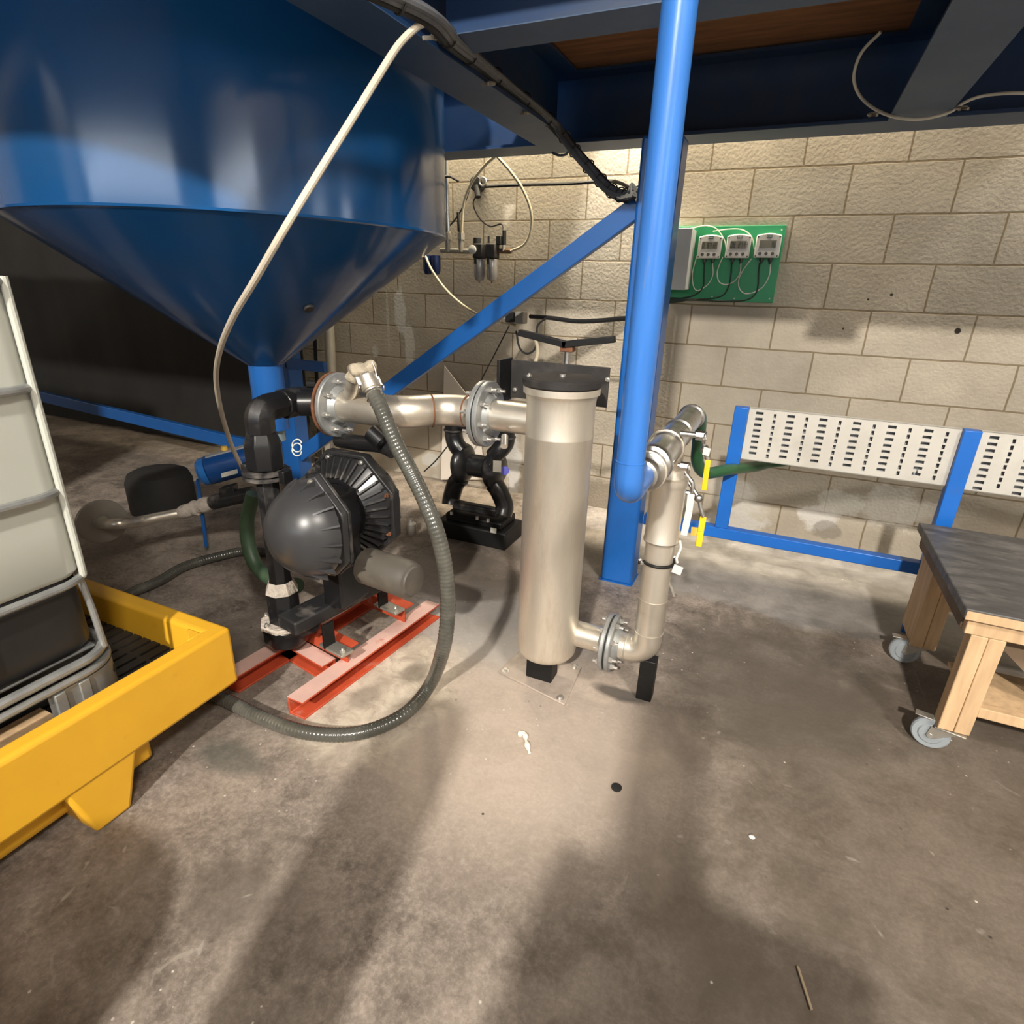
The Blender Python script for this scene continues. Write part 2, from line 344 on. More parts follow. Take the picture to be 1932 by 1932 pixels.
class MB:
    def __init__(s): s.v = []; s.f = []
    def add(s, vs, fs):
        o = len(s.v); s.v += [V(p) for p in vs]; s.f += [tuple(i + o for i in f) for f in fs]; return s
    def box(s, lo, hi):
        x0, y0, z0 = lo; x1, y1, z1 = hi
        return s.add([(x0, y0, z0), (x1, y0, z0), (x1, y1, z0), (x0, y1, z0), (x0, y0, z1), (x1, y0, z1), (x1, y1, z1), (x0, y1, z1)],
                     [(0, 3, 2, 1), (4, 5, 6, 7), (0, 1, 5, 4), (1, 2, 6, 5), (2, 3, 7, 6), (3, 0, 4, 7)])
    def obox(s, c, ax, ay, az, size):
        c = V(c); e = [V(a).normalized() * (d / 2) for a, d in zip((ax, ay, az), size)]
        vs = [c + e[0] * i + e[1] * j + e[2] * k for k in (-1, 1) for i, j in ((-1, -1), (1, -1), (1, 1), (-1, 1))]
        return s.add(vs, [(0, 3, 2, 1), (4, 5, 6, 7), (0, 1, 5, 4), (1, 2, 6, 5), (2, 3, 7, 6), (3, 0, 4, 7)])
    def bar(s, p0, p1, w, h, upv=(0, 0, 1)):
        p0 = V(p0); p1 = V(p1); a = (p1 - p0); n = a.normalized(); u = V(upv); u = (u - n * u.dot(n)).normalized()
        return s.obox((p0 + p1) / 2, n, u.cross(n), u, (a.length, w, h))
    def lathe(s, o, axis, prof, seg=24, phase=0.0, cap0=True, cap1=True):
        o = V(o); a, u, w = frame_of(axis); vs = []; fs = []
        n = len(prof)
        for r, h in prof:
            for k in range(seg):
                t = 2 * PI * k / seg + phase
                vs.append(o + a * h + (u * math.cos(t) + w * math.sin(t)) * r)
        for i in range(n - 1):
            for k in range(seg):
                k2 = (k + 1) % seg
                fs.append((i * seg + k, i * seg + k2, (i + 1) * seg + k2, (i + 1) * seg + k))
        if cap0 and prof[0][0] > 1e-6: fs.append(tuple(reversed(range(seg))))
        if cap1 and prof[-1][0] > 1e-6: fs.append(tuple(range((n - 1) * seg, n * seg)))
        return s.add(vs, fs)
    def cyl(s, p0, p1, r, r1=None, seg=24, phase=0.0):
        p0 = V(p0); d = V(p1) - p0
        return s.lathe(p0, d, [(r, 0), (r if r1 is None else r1, d.length)], seg, phase)
    def tube(s, pts, r, seg=10, closed=False):
        pts = [V(p) for p in pts]; n = len(pts); vs = []; fs = []
        u = None
        for i, p in enumerate(pts):
            if closed: t = (pts[(i + 1) % n] - pts[i - 1])
            else: t = pts[min(i + 1, n - 1)] - pts[max(i - 1, 0)]
            t.normalize()
            if u is None: _, u, _ = frame_of(t)
            u = (u - t * u.dot(t)).normalized(); w = t.cross(u)
            rr = r[i] if isinstance(r, (list, tuple)) else r
            for k in range(seg):
                q = 2 * PI * k / seg
                vs.append(p + (u * math.cos(q) + w * math.sin(q)) * rr)
        m_ = n if closed else n - 1
        for i in range(m_):
            j = (i + 1) % n
            for k in range(seg):
                k2 = (k + 1) % seg
                fs.append((i * seg + k, i * seg + k2, j * seg + k2, j * seg + k))
        if not closed:
            fs.append(tuple(reversed(range(seg)))); fs.append(tuple(range((n - 1) * seg, n * seg)))
        return s.add(vs, fs)
    def prism(s, poly, vec):
        n = len(poly); vec = V(vec)
        vs = [V(p) for p in poly] + [V(p) + vec for p in poly]
        fs = [tuple(reversed(range(n))), tuple(range(n, 2 * n))] + [(i, (i + 1) % n, n + (i + 1) % n, n + i) for i in range(n)]
        return s.add(vs, fs)
    def sph(s, c, r, sc=(1, 1, 1), seg=16, rings=10):
        c = V(c); vs = []; fs = []
        for i in range(rings + 1):
            th = PI * i / rings
            for k in range(seg):
                ph = 2 * PI * k / seg
                vs.append(c + V((r * sc[0] * math.sin(th) * math.cos(ph), r * sc[1] * math.sin(th) * math.sin(ph), r * sc[2] * math.cos(th))))
        for i in range(rings):
            for k in range(seg):
                k2 = (k + 1) % seg
                fs.append((i * seg + k, (i + 1) * seg + k, (i + 1) * seg + k2, i * seg + k2))
        return s.add(vs, fs)
    def torus(s, c, axis, R, r, seg=32, rs=8, a0=0.0, a1=2 * PI):
        a, u, w = frame_of(axis); full = abs(a1 - a0 - 2 * PI) < 1e-6
        n = seg if full else seg + 1
        pts = [V(c) + (u * math.cos(a0 + (a1 - a0) * k / seg) + w * math.sin(a0 + (a1 - a0) * k / seg)) * R for k in range(n)]
        return s.tube(pts, r, rs, closed=full)
    def build(s, name, material, parent=None, bevel=0.0, segs=2, smooth=35):
        me = bpy.data.meshes.new(name)
        if parent is not None:
            o0 = V((0, 0, 0)); p = parent
            while p is not None: o0 += p.location; p = p.parent
        else:
            xs = [p.x for p in s.v]; ys = [p.y for p in s.v]; zs = [p.z for p in s.v]
            o0 = V(((min(xs) + max(xs)) / 2, (min(ys) + max(ys)) / 2, min(zs)))
            if name in ('floor',) or name.startswith('wall'): o0 = V((0, 0, 0))
        me.from_pydata([tuple(p - o0) for p in s.v], [], s.f)
        import bmesh
        bm = bmesh.new(); bm.from_mesh(me)
        bmesh.ops.remove_doubles(bm, verts=bm.verts, dist=1e-6)
        bmesh.ops.recalc_face_normals(bm, faces=bm.faces)
        bm.to_mesh(me); bm.free()
        if smooth:
            for p in me.polygons: p.use_smooth = True
            me.set_sharp_from_angle(angle=math.radians(smooth))
        me.materials.append(MATS[material])
        ob = bpy.data.objects.new(name, me); COL.objects.link(ob)
        if parent is not None: ob.parent = parent
        else: ob.location = o0
        if bevel:
            md = ob.modifiers.new('bevel', 'BEVEL'); md.width = bevel; md.segments = segs; md.limit_method = 'ANGLE'; md.angle_limit = math.radians(40)
            md.harden_normals = False
        return ob

def crom(pts, n=10):
    pts = [V(p) for p in pts]; out = []
    P = [pts[0] * 2 - pts[1]] + pts + [pts[-1] * 2 - pts[-2]]
    for i in range(1, len(P) - 2):
        a, b, c, d = P[i - 1], P[i], P[i + 1], P[i + 2]
        for k in range(n):
            t = k / n
            out.append(0.5 * ((2 * b) + (c - a) * t + (2 * a - 5 * b + 4 * c - d) * t * t + (3 * b - a - 3 * c + d) * t ** 3))
    out.append(pts[-1]); return out

def fillet(pts, rad, n=8):
    pts = [V(p) for p in pts]; out = [pts[0]]
    for i in range(1, len(pts) - 1):
        a, b, c = pts[i - 1], pts[i], pts[i + 1]
        d0 = (a - b).normalized(); d1 = (c - b).normalized()
        ang = d0.angle(d1)
        L_ = min(rad / math.tan(ang / 2), (a - b).length * .49, (c - b).length * .49); rr = L_ * math.tan(ang / 2)
        bis = (d0 + d1).normalized(); cen = b + bis * (rr / math.sin(ang / 2))
        p0 = b + d0 * L_; p1 = b + d1 * L_
        v0 = p0 - cen; v1 = p1 - cen; tot = v0.angle(v1); ax = v0.cross(v1).normalized()
        for k in range(n + 1):
            out.append(cen + Matrix.Rotation(tot * k / n, 3, ax) @ v0)
    out.append(pts[-1]); return out

def tag(o, label=None, cat=None, group=None, kind=None):
    if label: o['label'] = label
    if cat: o['category'] = cat
    if group: o['group'] = group
    if kind: o['kind'] = kind
    return o

def thing(name, label, cat, loc, group=None):
    o = bpy.data.objects.new(name, None); COL.objects.link(o); o.location = V(loc); o.empty_display_size = 0.1
    return tag(o, label, cat, group)

def struct(name, mb, material, bevel=0.0, parent=None):
    return tag(mb.build(name, material, parent, bevel=bevel, smooth=0), kind='structure')

def hexbolt(p, axis, r=0.009, L_=0.02, parent=None, material='bolt_metal', name='bolt'):
    a = V(axis).normalized()
    b = MB(); b.cyl(V(p), V(p) + a * L_ * .5, r, seg=6); b.cyl(V(p), V(p) + a * L_, r * .55, seg=8)
    return b.build(name, material, parent)

def copy_tree(o, parent=None, offset=None):
    c = o.copy(); COL.objects.link(c)
    if parent is not None: c.parent = parent
    for ch in list(o.children): copy_tree(ch, c)
    if offset is not None: c.location = o.location + V(offset)
    return c

# ------------------------------------------------------------------ the room
X0, X1, Y0, YW, ZC = -9.0, 4.6, -9.0, 3.67, 6.3
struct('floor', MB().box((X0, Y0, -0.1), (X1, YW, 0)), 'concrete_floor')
struct('wall_back', MB().box((X0 - .2, YW, -0.1), (X1 + .2, YW + .2, ZC)), 'block_wall')
struct('wall_left', MB().box((X0 - .2, Y0, -0.1), (X0, YW, ZC)), 'block_wall')
# walls with openings, and the daylight windows in them
def holed(name, along, lo, hi, c0, c1, holes):
    """a wall running along x or y, from lo to hi, with window holes (a0, a1, z0, z1)"""
    mb_ = MB()
    def bx(a, b_, z0, z1):
        if along == 'x': mb_.box((a, c0, z0), (b_, c1, z1))
        else: mb_.box((c0, a, z0), (c1, b_, z1))
    cur = lo
    for a, b_, z0, z1 in sorted(holes):
        bx(cur, a, -.1, ZC); bx(a, b_, -.1, z0); bx(a, b_, z1, ZC); cur = b_
    bx(cur, hi, -.1, ZC)
    struct(name, mb_, 'block_wall')
WIN_F = [(-6.3, 1.7, 2.55, 3.55)]
WIN_R = [(-8.0, -3.0, 2.35, 3.2), (.55, 1.3, 2.0, 2.4), (2.3, 2.9, 1.95, 2.35)]
holed('wall_front', 'x', X0, X1, Y0 - .2, Y0, WIN_F)
holed('wall_right', 'y', Y0, YW, X1, X1 + .2, WIN_R)
wi = 0
for al, ws in (('x', WIN_F), ('y', WIN_R)):
    for a, b_, z0, z1 in ws:
        wi += 1
        def bb(mb_, p, q, d0, d1, za, zb_):
            if al == 'x': mb_.box((p, Y0 - .2 + d0, za), (q, Y0 - .2 + d1, zb_))
            else: mb_.box((X1 + .2 - d1, p, za), (X1 + .2 - d0, q, zb_))
            return mb_
        w = struct('window_%d' % wi, bb(MB(), a, b_, .02, .03, z0, z1), 'daylight')
        fr = MB(); n_ = max(1, round((b_ - a) / 1.0))
        for k in range(n_ + 1):
            c = a + (b_ - a) * k / n_; bb(fr, max(a, c - .025), min(b_, c + .025), .04, .10, z0, z1)
        bb(fr, a, b_, .04, .10, z0, z0 + .04); bb(fr, a, b_, .04, .10, z1 - .04, z1)
        fr.build('window_frame', 'lamp_white', w)
struct('ceiling', MB().box((X0 - .2, Y0 - .2, ZC), (X1 + .2, YW + .2, ZC + .1)), 'roof_grey')

# ------------------------------------------------------------------ mezzanine
ZB = 2.09
def ibeam(p0, p1, w=0.2, h=0.24, tf=0.012, tw=0.010):
    p0 = V(p0); p1 = V(p1); a = (p1 - p0).normalized(); s = a.cross(V((0, 0, 1)))
    P = lambda x, z: p0 + s * x + V((0, 0, z))
    poly = [P(-w/2, 0), P(w/2, 0), P(w/2, tf), P(tw/2, tf), P(tw/2, h - tf), P(w/2, h - tf), P(w/2, h), P(-w/2, h), P(-w/2, h - tf), P(-tw/2, h - tf), P(-tw/2, tf), P(-w/2, tf)]
    return MB().prism(poly, p1 - p0)

def flanged_beam(name, p0, p1, parent, w=0.2, h=0.30):
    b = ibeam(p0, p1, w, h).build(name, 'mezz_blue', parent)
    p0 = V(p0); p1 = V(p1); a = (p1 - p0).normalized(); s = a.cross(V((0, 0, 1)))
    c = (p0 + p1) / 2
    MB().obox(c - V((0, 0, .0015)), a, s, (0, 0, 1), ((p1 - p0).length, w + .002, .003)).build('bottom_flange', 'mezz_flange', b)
    return b

mez = thing('steel_mezzanine', 'dark blue steel mezzanine frame with plywood deck overhead, on a blue post', 'mezzanine', (-.60, 2.75, 0))
# one long edge beam by the wall, cross beams running to it, and an inner beam parallel to the wall
flanged_beam('beam', (-5.6, 3.27, ZB), (4.3, 3.27, ZB), mez, .2, .30)
flanged_beam('beam', (-1.235, 0.5, ZB), (-1.235, 3.17, ZB), mez, .2, .30)
flanged_beam('beam', (0.325, 1.75, ZB), (0.325, 3.17, ZB), mez, .2, .30)
flanged_beam('beam', (-1.13, 1.93, ZB + .02), (0.22, 1.93, ZB + .02), mez, .15, .24)
flanged_beam('beam', (0.43, 1.93, ZB + .02), (2.6, 1.93, ZB + .02), mez, .15, .24)
flanged_beam('beam', (-3.25, 1.0, ZB), (-3.25, 3.17, ZB), mez, .2, .30)
MB().box((-1.33, 1.40, ZB + .31), (2.9, 3.30, ZB + .34)).build('deck_shade_board', 'plywood', mez)  # front edge drawn forward, out of view, to shade the inner beam
MB().box((-5.5, .10, ZB + .30), (-1.0, 1.19, ZB + .33)).build('deck_shade_board', 'plywood', mez)  # added unseen slab that shades the top of the hopper
# box post carrying the frame
po = MB().box((-.660, 2.645, 0), (-.497, 2.785, 1.985)).build('post', 'post_blue', mez, bevel=.012)
MB().box((-.62, 2.66, 1.985), (-.53, 2.77, 2.0)).build('cap_plate', 'post_blue', po)
MB().box((-.666, 2.639, 0), (-.491, 2.791, .006)).build('base_plate', 'post_blue', po)
MB().box((-2.85, 2.70, 0), (-2.72, 2.82, ZB)).build('post', 'blue_paint', mez, bevel=.01)
MB().bar((-.66, 2.71, 1.742), (-2.76, 2.75, 0.335), .045, .085, (0, 0, 1)).build('brace', 'blue_paint', mez, bevel=.004)
MB().bar((-2.80, 2.78, 0.32), (-5.7, 2.78, 0.45), .045, .085).build('brace', 'blue_paint', mez, bevel=.004)
MB().box((-2.74, 2.70, .905), (-2.44, 2.73, .965)).build('strut', 'blue_paint', mez, bevel=.003)

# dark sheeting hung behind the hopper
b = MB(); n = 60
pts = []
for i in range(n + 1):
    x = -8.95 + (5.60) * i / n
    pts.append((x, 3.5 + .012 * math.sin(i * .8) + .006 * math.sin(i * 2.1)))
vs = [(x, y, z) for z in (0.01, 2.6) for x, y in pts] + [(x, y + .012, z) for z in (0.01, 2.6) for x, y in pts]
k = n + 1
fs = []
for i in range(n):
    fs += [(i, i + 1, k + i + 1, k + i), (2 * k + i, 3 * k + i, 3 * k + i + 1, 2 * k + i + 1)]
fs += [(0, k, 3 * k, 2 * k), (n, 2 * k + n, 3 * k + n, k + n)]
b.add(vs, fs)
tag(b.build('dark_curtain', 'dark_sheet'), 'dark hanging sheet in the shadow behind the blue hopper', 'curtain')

# ------------------------------------------------------------------ hopper
HX, HY, HR, HZ, OZ, OR = -2.2366, 2.08, 0.864, 1.605, 1.035, 0.086
hp = thing('storage_hopper', 'big blue conical storage hopper hanging under the mezzanine', 'hopper', (HX, HY, OZ))
MB().lathe((HX, HY, HZ), (0, 0, 1), [(HR, 0), (HR, .3), (HR, .95)], 128).build('shell', 'hopper_paint', hp)
MB().lathe((HX, HY, OZ), (0, 0, 1), [(OR, 0), (HR - .004, HZ - OZ - .004)], 128, cap0=False, cap1=False).build('cone', 'hopper_paint', hp)
MB().lathe((HX, HY, HZ - .006), (0, 0, 1), [(HR - .006, 0), (HR + .003, .004), (HR, .012)], 128, cap0=False, cap1=False).build('weld_seam', 'hopper_paint', hp)
MB().lathe((HX, HY, .72), (0, 0, 1), [(.078, 0), (.078, OZ - .72 + .01)], 32).build('outlet_spout', 'blue_paint', hp)
so = MB().lathe((HX - .015, HY - .0, .66), (0, 0, 1), [(.066, 0), (.066, .2)], 32).build('sight_tube', 'sight_tube', hp)
MB().torus((HX, HY, .835), (0, 0, 1), .079, .005).build('spout_ring', 'white_tag', hp)
pc = at(582, 580, X=HX + .40)
dirn = V((pc.x - HX, pc.y - HY, 0)).normalized()
# plug on the cone face
rr = (pc.z - OZ) / (HZ - OZ) * (HR - OR) + OR
def cone_hit(px, py):
    r = ray(px, py)
    best = None
    for i in range(4000):
        t = i * 0.000001 * 1000
        p = EYE + r * (t / 1088)
        if OZ < p.z < HZ:
            rad = OR + (HR - OR) * (p.z - OZ) / (HZ - OZ)
            if (p.x - HX) ** 2 + (p.y - HY) ** 2 <= rad * rad: return p
    return None
pc = cone_hit(582, 580)
if pc is not None:
    rdir = V((pc.x - HX, pc.y - HY, 0)).normalized()
    sl = (HZ - OZ) / (HR - OR)
    nrm = (rdir * sl - V((0, 0, 1))).normalized()
    MB().cyl(pc - nrm * .005, pc + nrm * .012, .022, seg=20).build('plug', 'dark_plate', hp, bevel=.003)

# ------------------------------------------------------------------ filter vessel
FX, FY = -.617, 1.75
fv = thing('filter_vessel', 'tall stainless steel filter vessel with black lid on a floor plate', 'filter', (FX, FY, 0))
bp_ = [at(940, 1270, Z=0.0), at(1065, 1333, Z=0.0), at(1097, 1262, Z=0.0), at(985, 1225, Z=0.0)]
c0 = sum(bp_, V((0, 0, 0))) / 4
pl = MB().prism([p for p in bp_], (0, 0, .009)).build('base_plate', 'plate_dusty', fv, bevel=.003)
for p in bp_:
    q = p + (c0 - p) * .17
    b = MB(); b.cyl(q + V((0, 0, .009)), q + V((0, 0, .012)), .014, seg=16); b.cyl(q + V((0, 0, .012)), q + V((0, 0, .021)), .008, seg=6)
    b.build('anchor_bolt', 'bolt_metal', pl)
ex = (bp_[1] - bp_[0]).normalized(); ey = V((-ex.y, ex.x, 0))
lc = at(1018, 1290, Z=0.009) + ey * .055
MB().box((-.684, 1.718, .009), (-.580, 1.79, .14)).build('stand', 'black_steel', fv, bevel=.004)
prof = [(.080, 0), (.100, .006), (.108, .016), (.111, .034), (.111, .834), (.1118, .837), (.111, .840), (.1105, .927), (.112, .957), (.116, .969), (.1225, .974), (.1225, .994)]
MB().lathe((FX, FY, .128), (0, 0, 1), prof, 64).build('body', 'stainless_brush', fv)
ld = MB().lathe((FX, FY, 1.124), (0, 0, 1), [(.122, 0), (.126, .004), (.126, .020), (.120, .026), (0, .027)], 64).build('lid', 'dark_plate', fv)
MB().cyl((FX, FY, 1.15), (FX, FY, 1.158), .01, seg=12).build('lid_stud', 'bolt_metal', ld)
hexbolt(at(1041, 745, X=FX + .05) if False else (FX - .085, FY - .07, 1.152), (0, 0, 1), .008, .01, ld)
# flat plate bracket behind the vessel
bk = MB(); bk.box((-.885, 1.945, 1.03), (-.52, 1.957, 1.165)).build('bracket_plate', 'dark_plate', fv, bevel=.002)
kb = [o for o in fv.children if o.name.startswith('bracket_plate')][0]
MB().box((-.897, 1.85, 1.022), (-.885, 1.957, 1.172)).build('bracket_flange', 'black_steel', kb, bevel=.002)
for px, py in ((972, 735), (1147, 716)):
    p = at(px, py, Y=1.945); hexbolt(p, (0, -1, 0), .009, .012, kb)
p = at(1134, 720, Y=1.944); MB().cyl(p, p + V((0, .003, 0)) - V((0, .004, 0)), .011, seg=16).build('bolt_hole', 'rubber', kb)
# swing clamp: threaded rod with bent channel arms
cl = MB().cyl((-.682, 1.97, 1.14), (-.682, 1.97, 1.225), .010, seg=16).build('clamp_screw', 'steel', fv)
MB().box((-.705, 1.95, 1.205), (-.659, 1.99, 1.222)).build('clamp_nut', 'rust', cl, bevel=.003)
b = MB(); L_ = at(980, 627, Y=1.96); M_ = at(1066, 650, Y=1.96); R_ = at(1160, 640, Y=1.96)
b.bar(L_, M_ + V((.008, 0, 0)), .03, .022); b.bar(M_ - V((.008, 0, 0)), R_, .03, .022)
b.build('clamp_handle', 'black_steel', cl, bevel=.002)
# inlet and outlet nozzles
def flange(o, axis, R, t, parent, name='flange', material='galvanised', hub=None, bolts=8, bolt_r=.0095, bolt_len=.03, phase=.2, bore=0.0):
    a, u, w = frame_of(axis)
    prof = [(bore, 0), (R - .003, 0), (R, .003), (R, t - .003), (R - .003, t)] + ([(hub[0] + .012, t), (hub[0], t + hub[1])] if hub else [])
    f_ = MB().lathe(o, axis, prof, 48).build(name, material, parent)
    for k in range(bolts):
        q = 2 * PI * k / bolts + phase
        p = V(o) + (u * math.cos(q) + w * math.sin(q)) * (R * .79) + a * t
        hexbolt(p, a, bolt_r, bolt_len, f_)
    return f_
PZ = 1.012                               # inlet centre height
MB().cyl((-.86, FY, PZ - .01), (-.715, FY, PZ - .01), .052, seg=32).build('inlet_nozzle', 'stainless', fv)
flange((-.885, FY, PZ - .01), (1, 0, 0), .112, .017, fv, hub=(.058, .018))
pd = MB().cyl((-.79, FY - .05, PZ - .065), (-.775, FY - .085, PZ - .09), .012, seg=12).build('drain_cock', 'bolt_metal', fv)
OZ2 = .215
MB().cyl((-.525, FY + .035, OZ2), (-.42, FY + .035, OZ2), .047, seg=32).build('outlet_nozzle', 'stainless', fv)
flange((-.388, FY + .035, OZ2), (-1, 0, 0), .105, .016, fv, hub=(.05, .014), bolt_len=.022)

# ------------------------------------------------------------------ stainless outlet line with valves
RX, RY = -.255, 1.80
ol = thing('stainless_riser', 'stainless outlet pipe with elbow and camlock tees rising beside the filter vessel', 'pipe', (RX, RY, 0))
MB().lathe((-.3868, FY + .035, OZ2), (1, 0, 0), [(.0, 0), (.100, 0), (.100, .004), (0, .004)], 40).build('gasket', 'rubber', ol)
flange((-.382, FY + .035, OZ2), (1, 0, 0), .105, .016, ol, hub=(.05, .02), bolt_len=.026)
ps = fillet([(-.37, FY + .035, OZ2), (RX, FY + .035, OZ2), (RX, FY + .035, OZ2 + .22)], .085, 14)
EY = FY + .035
MB().tube(ps, .0485, 32).build('elbow', 'stainless', ol)
for p, a in (((-.325, EY, OZ2), (1, 0, 0)), ((RX, EY, OZ2 + .088), (0, 0, 1))):
    MB().torus(p, a, .0485, .0022, 40, 6).build('weld', 'stainless', ol)
b = MB(); b.lathe((RX, EY, .30), (0, 0, 1), [(.0475, 0), (.0475, .345)], 40); b.build('riser_pipe', 'stainless_brush', ol)
sl_ = MB().lathe((RX, EY, .645), (0, 0, 1), [(.050, 0), (.0565, .004), (.0565, .012), (.0545, .016), (.0555, .19), (.058, .20), (.060, .207), (.060, .222), (.046, .226), (.040, .25)], 40).build('camlock_sleeve', 'stainless_brush', ol)
MB().torus((RX, EY, .652), (0, 0, 1), .0545, .003, 40, 6).build('sleeve_ring', 'steel', sl_)
MB().lathe((RX, EY, .84), (0, 0, 1), [(.036, 0), (.034, .12), (.040, .18)], 28).build('neck', 'stainless', ol)
# support foot under the elbow
b = MB(); b.box((-.272, 1.793, 0), (-.216, 1.845, .172)); b.build('stand', 'black_steel', ol, bevel=.003)
# black half clamp
cz = .575
b = MB(); pts = []
a_ = math.radians(-52)
cdir = V((math.cos(a_), math.sin(a_), 0)); cs = V((-cdir.y, cdir.x, 0))
b.tube([V((RX, EY, cz)) + cdir * (.051 * math.cos(t)) + cs * (.051 * math.sin(t)) for t in [(-PI * .5) + PI * i / 16 for i in range(17)]], .0055, 8)
cp = b.build('pipe_clamp', 'black_steel', ol)
for s_ in (-1, 1):
    q = V((RX, EY, cz)) + cs * (s_ * .062)
    hexbolt(q - cdir * .006, cdir, .010, .016, cp)
    MB().obox(V((RX, EY, cz)) + cs * (s_ * .060), cs, cdir, (0, 0, 1), (.022, .006, .012)).build('clamp_ear', 'black_steel', cp)
# horizontal camlock run meeting the blue drop pipe
RZ = .992
yo = 1.345
prof = [(.030, 0), (.038, .004), (.038, .03), (.040, .034), (.049, .04), (.049, .055), (.042, .06), (.042, .10), (.051, .105), (.054, .115), (.054, .128), (.050, .136), (.043, .142), (.043, .30), (.0475, .305), (.0475, .317), (.041, .322), (.041, .50), (.047, .505), (.047, .52), (.041, .525), (.040, .78), (.046, .785), (.047, .80), (.043, .81), (.020, .813)]
run = MB().lathe((RX - .003, yo, RZ), (0, 1, 0), prof, 40).build('camlock_run', 'steel', ol)
for y in (yo + .05, yo + .125, yo + .31):
    MB().torus((RX - .003, y, RZ), (0, 1, 0), .0495, .0045, 40, 8).build('ring', 'stainless', run)
# cam arms, short pipes and lever valves on the right side of the run
for (px, py, X_) in ((1322, 822, -.165), (1292, 880, -.20)):
    p = at(px, py, X=X_)
    b = MB(); b.cyl((RX + .035, p.y, p.z), (p.x, p.y, p.z), .008, seg=14); b.cyl((p.x - .012, p.y, p.z), (p.x + .012, p.y, p.z), .014, seg=8)
    b.torus(p + V((.012, 0, -.004)), (1, 0, 0), .014, .004, 18, 6)
    b.build('cam_arm', 'steel', run)
def lever(pts, plane, r, name, material, parent):
    ps_ = [at(x, y, Y=plane) for x, y in pts]
    b_ = MB()
    for p, q in zip(ps_[:-1], ps_[1:]): b_.bar(p, q, r * .45, r * 2, (1, 0, 0.3))
    return b_.build(name, material, parent, bevel=.0015)
vy = 2.02
b = MB(); b.sph(at(1330, 848, Y=vy), .016); b.cyl(at(1326, 826, Y=vy), at(1330, 848, Y=vy), .007, seg=10); b.cyl(at(1330, 848, Y=vy), at(1336, 872, Y=vy), .008, seg=10)
lv = b.build('drain_valve', 'steel', ol)
lever([(1336, 868), (1328, 925)], vy - .01, .009, 'yellow_lever', 'yellow_handle', lv)
vy2 = 1.86
b = MB(); b.sph(at(1318, 940, Y=vy2), .014); b.tube(crom([at(1296, 905, Y=vy2), at(1309, 925, Y=vy2), at(1318, 940, Y=vy2), at(1322, 958, Y=vy2), at(1327, 975, Y=vy2)], 6), .007, 8)
b.tube(crom([at(1290, 885, Y=vy2), at(1298, 900, Y=vy2), at(1306, 912, Y=vy2), at(1304, 930, Y=vy2), at(1285, 925, Y=vy2)], 6), .008, 8)
lv2 = b.build('sample_valve', 'steel', ol)
lever([(1327, 975), (1322, 1003), (1318, 1031)], vy2, .010, 'yellow_lever', 'yellow_handle', lv2)
lever([(1304, 932), (1300, 965), (1290, 1010)], vy2 - .03, .011, 'white_lever', 'white_handle', lv2)
b = MB(); b.tube(crom([at(1283, 1020, Y=1.78), at(1284, 1035, Y=1.78), at(1277, 1052, Y=1.77), at(1278, 1062, Y=1.77)], 6), .004, 6)
b.build('safety_wire', 'white_tag', ol)
b = MB(); zc = [at(1262, 1085, Y=1.78), at(1263, 1100, Y=1.78), at(1268, 1112, Y=1.78), at(1272, 1125, Y=1.78)]
b.tube(crom(zc, 5), .004, 6); b.build('chain', 'zinc', ol)
def tagcard(name, px, py, Y_, w, h, material, label, tilt=0.0):
    p = at(px, py, Y=Y_); f = MB().obox(p, (math.cos(tilt), 0, math.sin(tilt)), (0, 1, 0), (-math.sin(tilt), 0, math.cos(tilt)), (w, .002, h))
    return tag(f.build(name, material), label, 'tag')
tagcard('valve_tag', 1278, 1075, 1.76, .030, .030, 'white_tag', 'small blank white tag hanging from the black clamp on the riser', -.2)
tagcard('valve_tag', 1333, 852, 2.00, .022, .026, 'white_tag', 'small white tag on the upper yellow-levered valve', -.1)
tagcard('valve_tag', 1313, 1003, 1.90, .032, .030, 'yellow_tag', 'yellow tag behind the lower yellow valve lever', .05)

# ------------------------------------------------------------------ blue drop pipe
BX, BY, BR = -.258, 1.205, .0302
bpipe = thing('drop_pipe', 'bright blue drop pipe hanging from above with a bottom elbow', 'pipe', (BX, BY, .95))
MB().cyl((BX, BY, 1.068), (BX, BY, 3.2), BR, seg=48).build('pipe', 'pipe_blue', bpipe)
e0 = [V((BX, BY, 1.068)), V((BX, BY, RZ)), V((BX, yo + .01, RZ))]
MB().tube(fillet(e0, .072, 16), BR + .0012, 36).build('elbow', 'pipe_blue', bpipe)
MB().torus((BX, BY, 1.066), (0, 0, 1), BR + .0008, .0016, 40, 6).build('weld', 'pipe_blue', bpipe)

# ------------------------------------------------------------------ pump skid
sk = thing('pump_skid', 'red steel channel skid under the large black pump, dusted pale on top', 'skid', (-1.46, 1.55, 0))
def channel(p0, p1, w, h, parent, open_dir, name, t=.008):
    """channel section lying on its flange edges: web upright on one side, flanges out to the other"""
    p0 = V(p0); p1 = V(p1); a = (p1 - p0).normalized(); s = V(open_dir)
    P = lambda x, z: p0 + s * x + V((0, 0, z))
    poly = [P(0, 0), P(w, 0), P(w, t), P(t, t), P(t, h - t), P(w, h - t), P(w, h), P(0, h)]
    r = MB().prism(poly, p1 - p0).build(name, 'red_oxide', parent, bevel=.002)
    MB().prism([P(.001, h), P(w - .001, h), P(w - .001, h + .0012), P(.001, h + .0012)], p1 - p0).build('dusty_top', 'red_dusty', r)
    return r
channel((-1.345, 1.165, 0), (-1.275, 1.94, 0), .072, .072, sk, (1, 0, 0), 'rail')
channel((-1.655, 1.165, 0), (-1.585, 1.94, 0), .072, .072, sk, (1, 0, 0), 'rail')
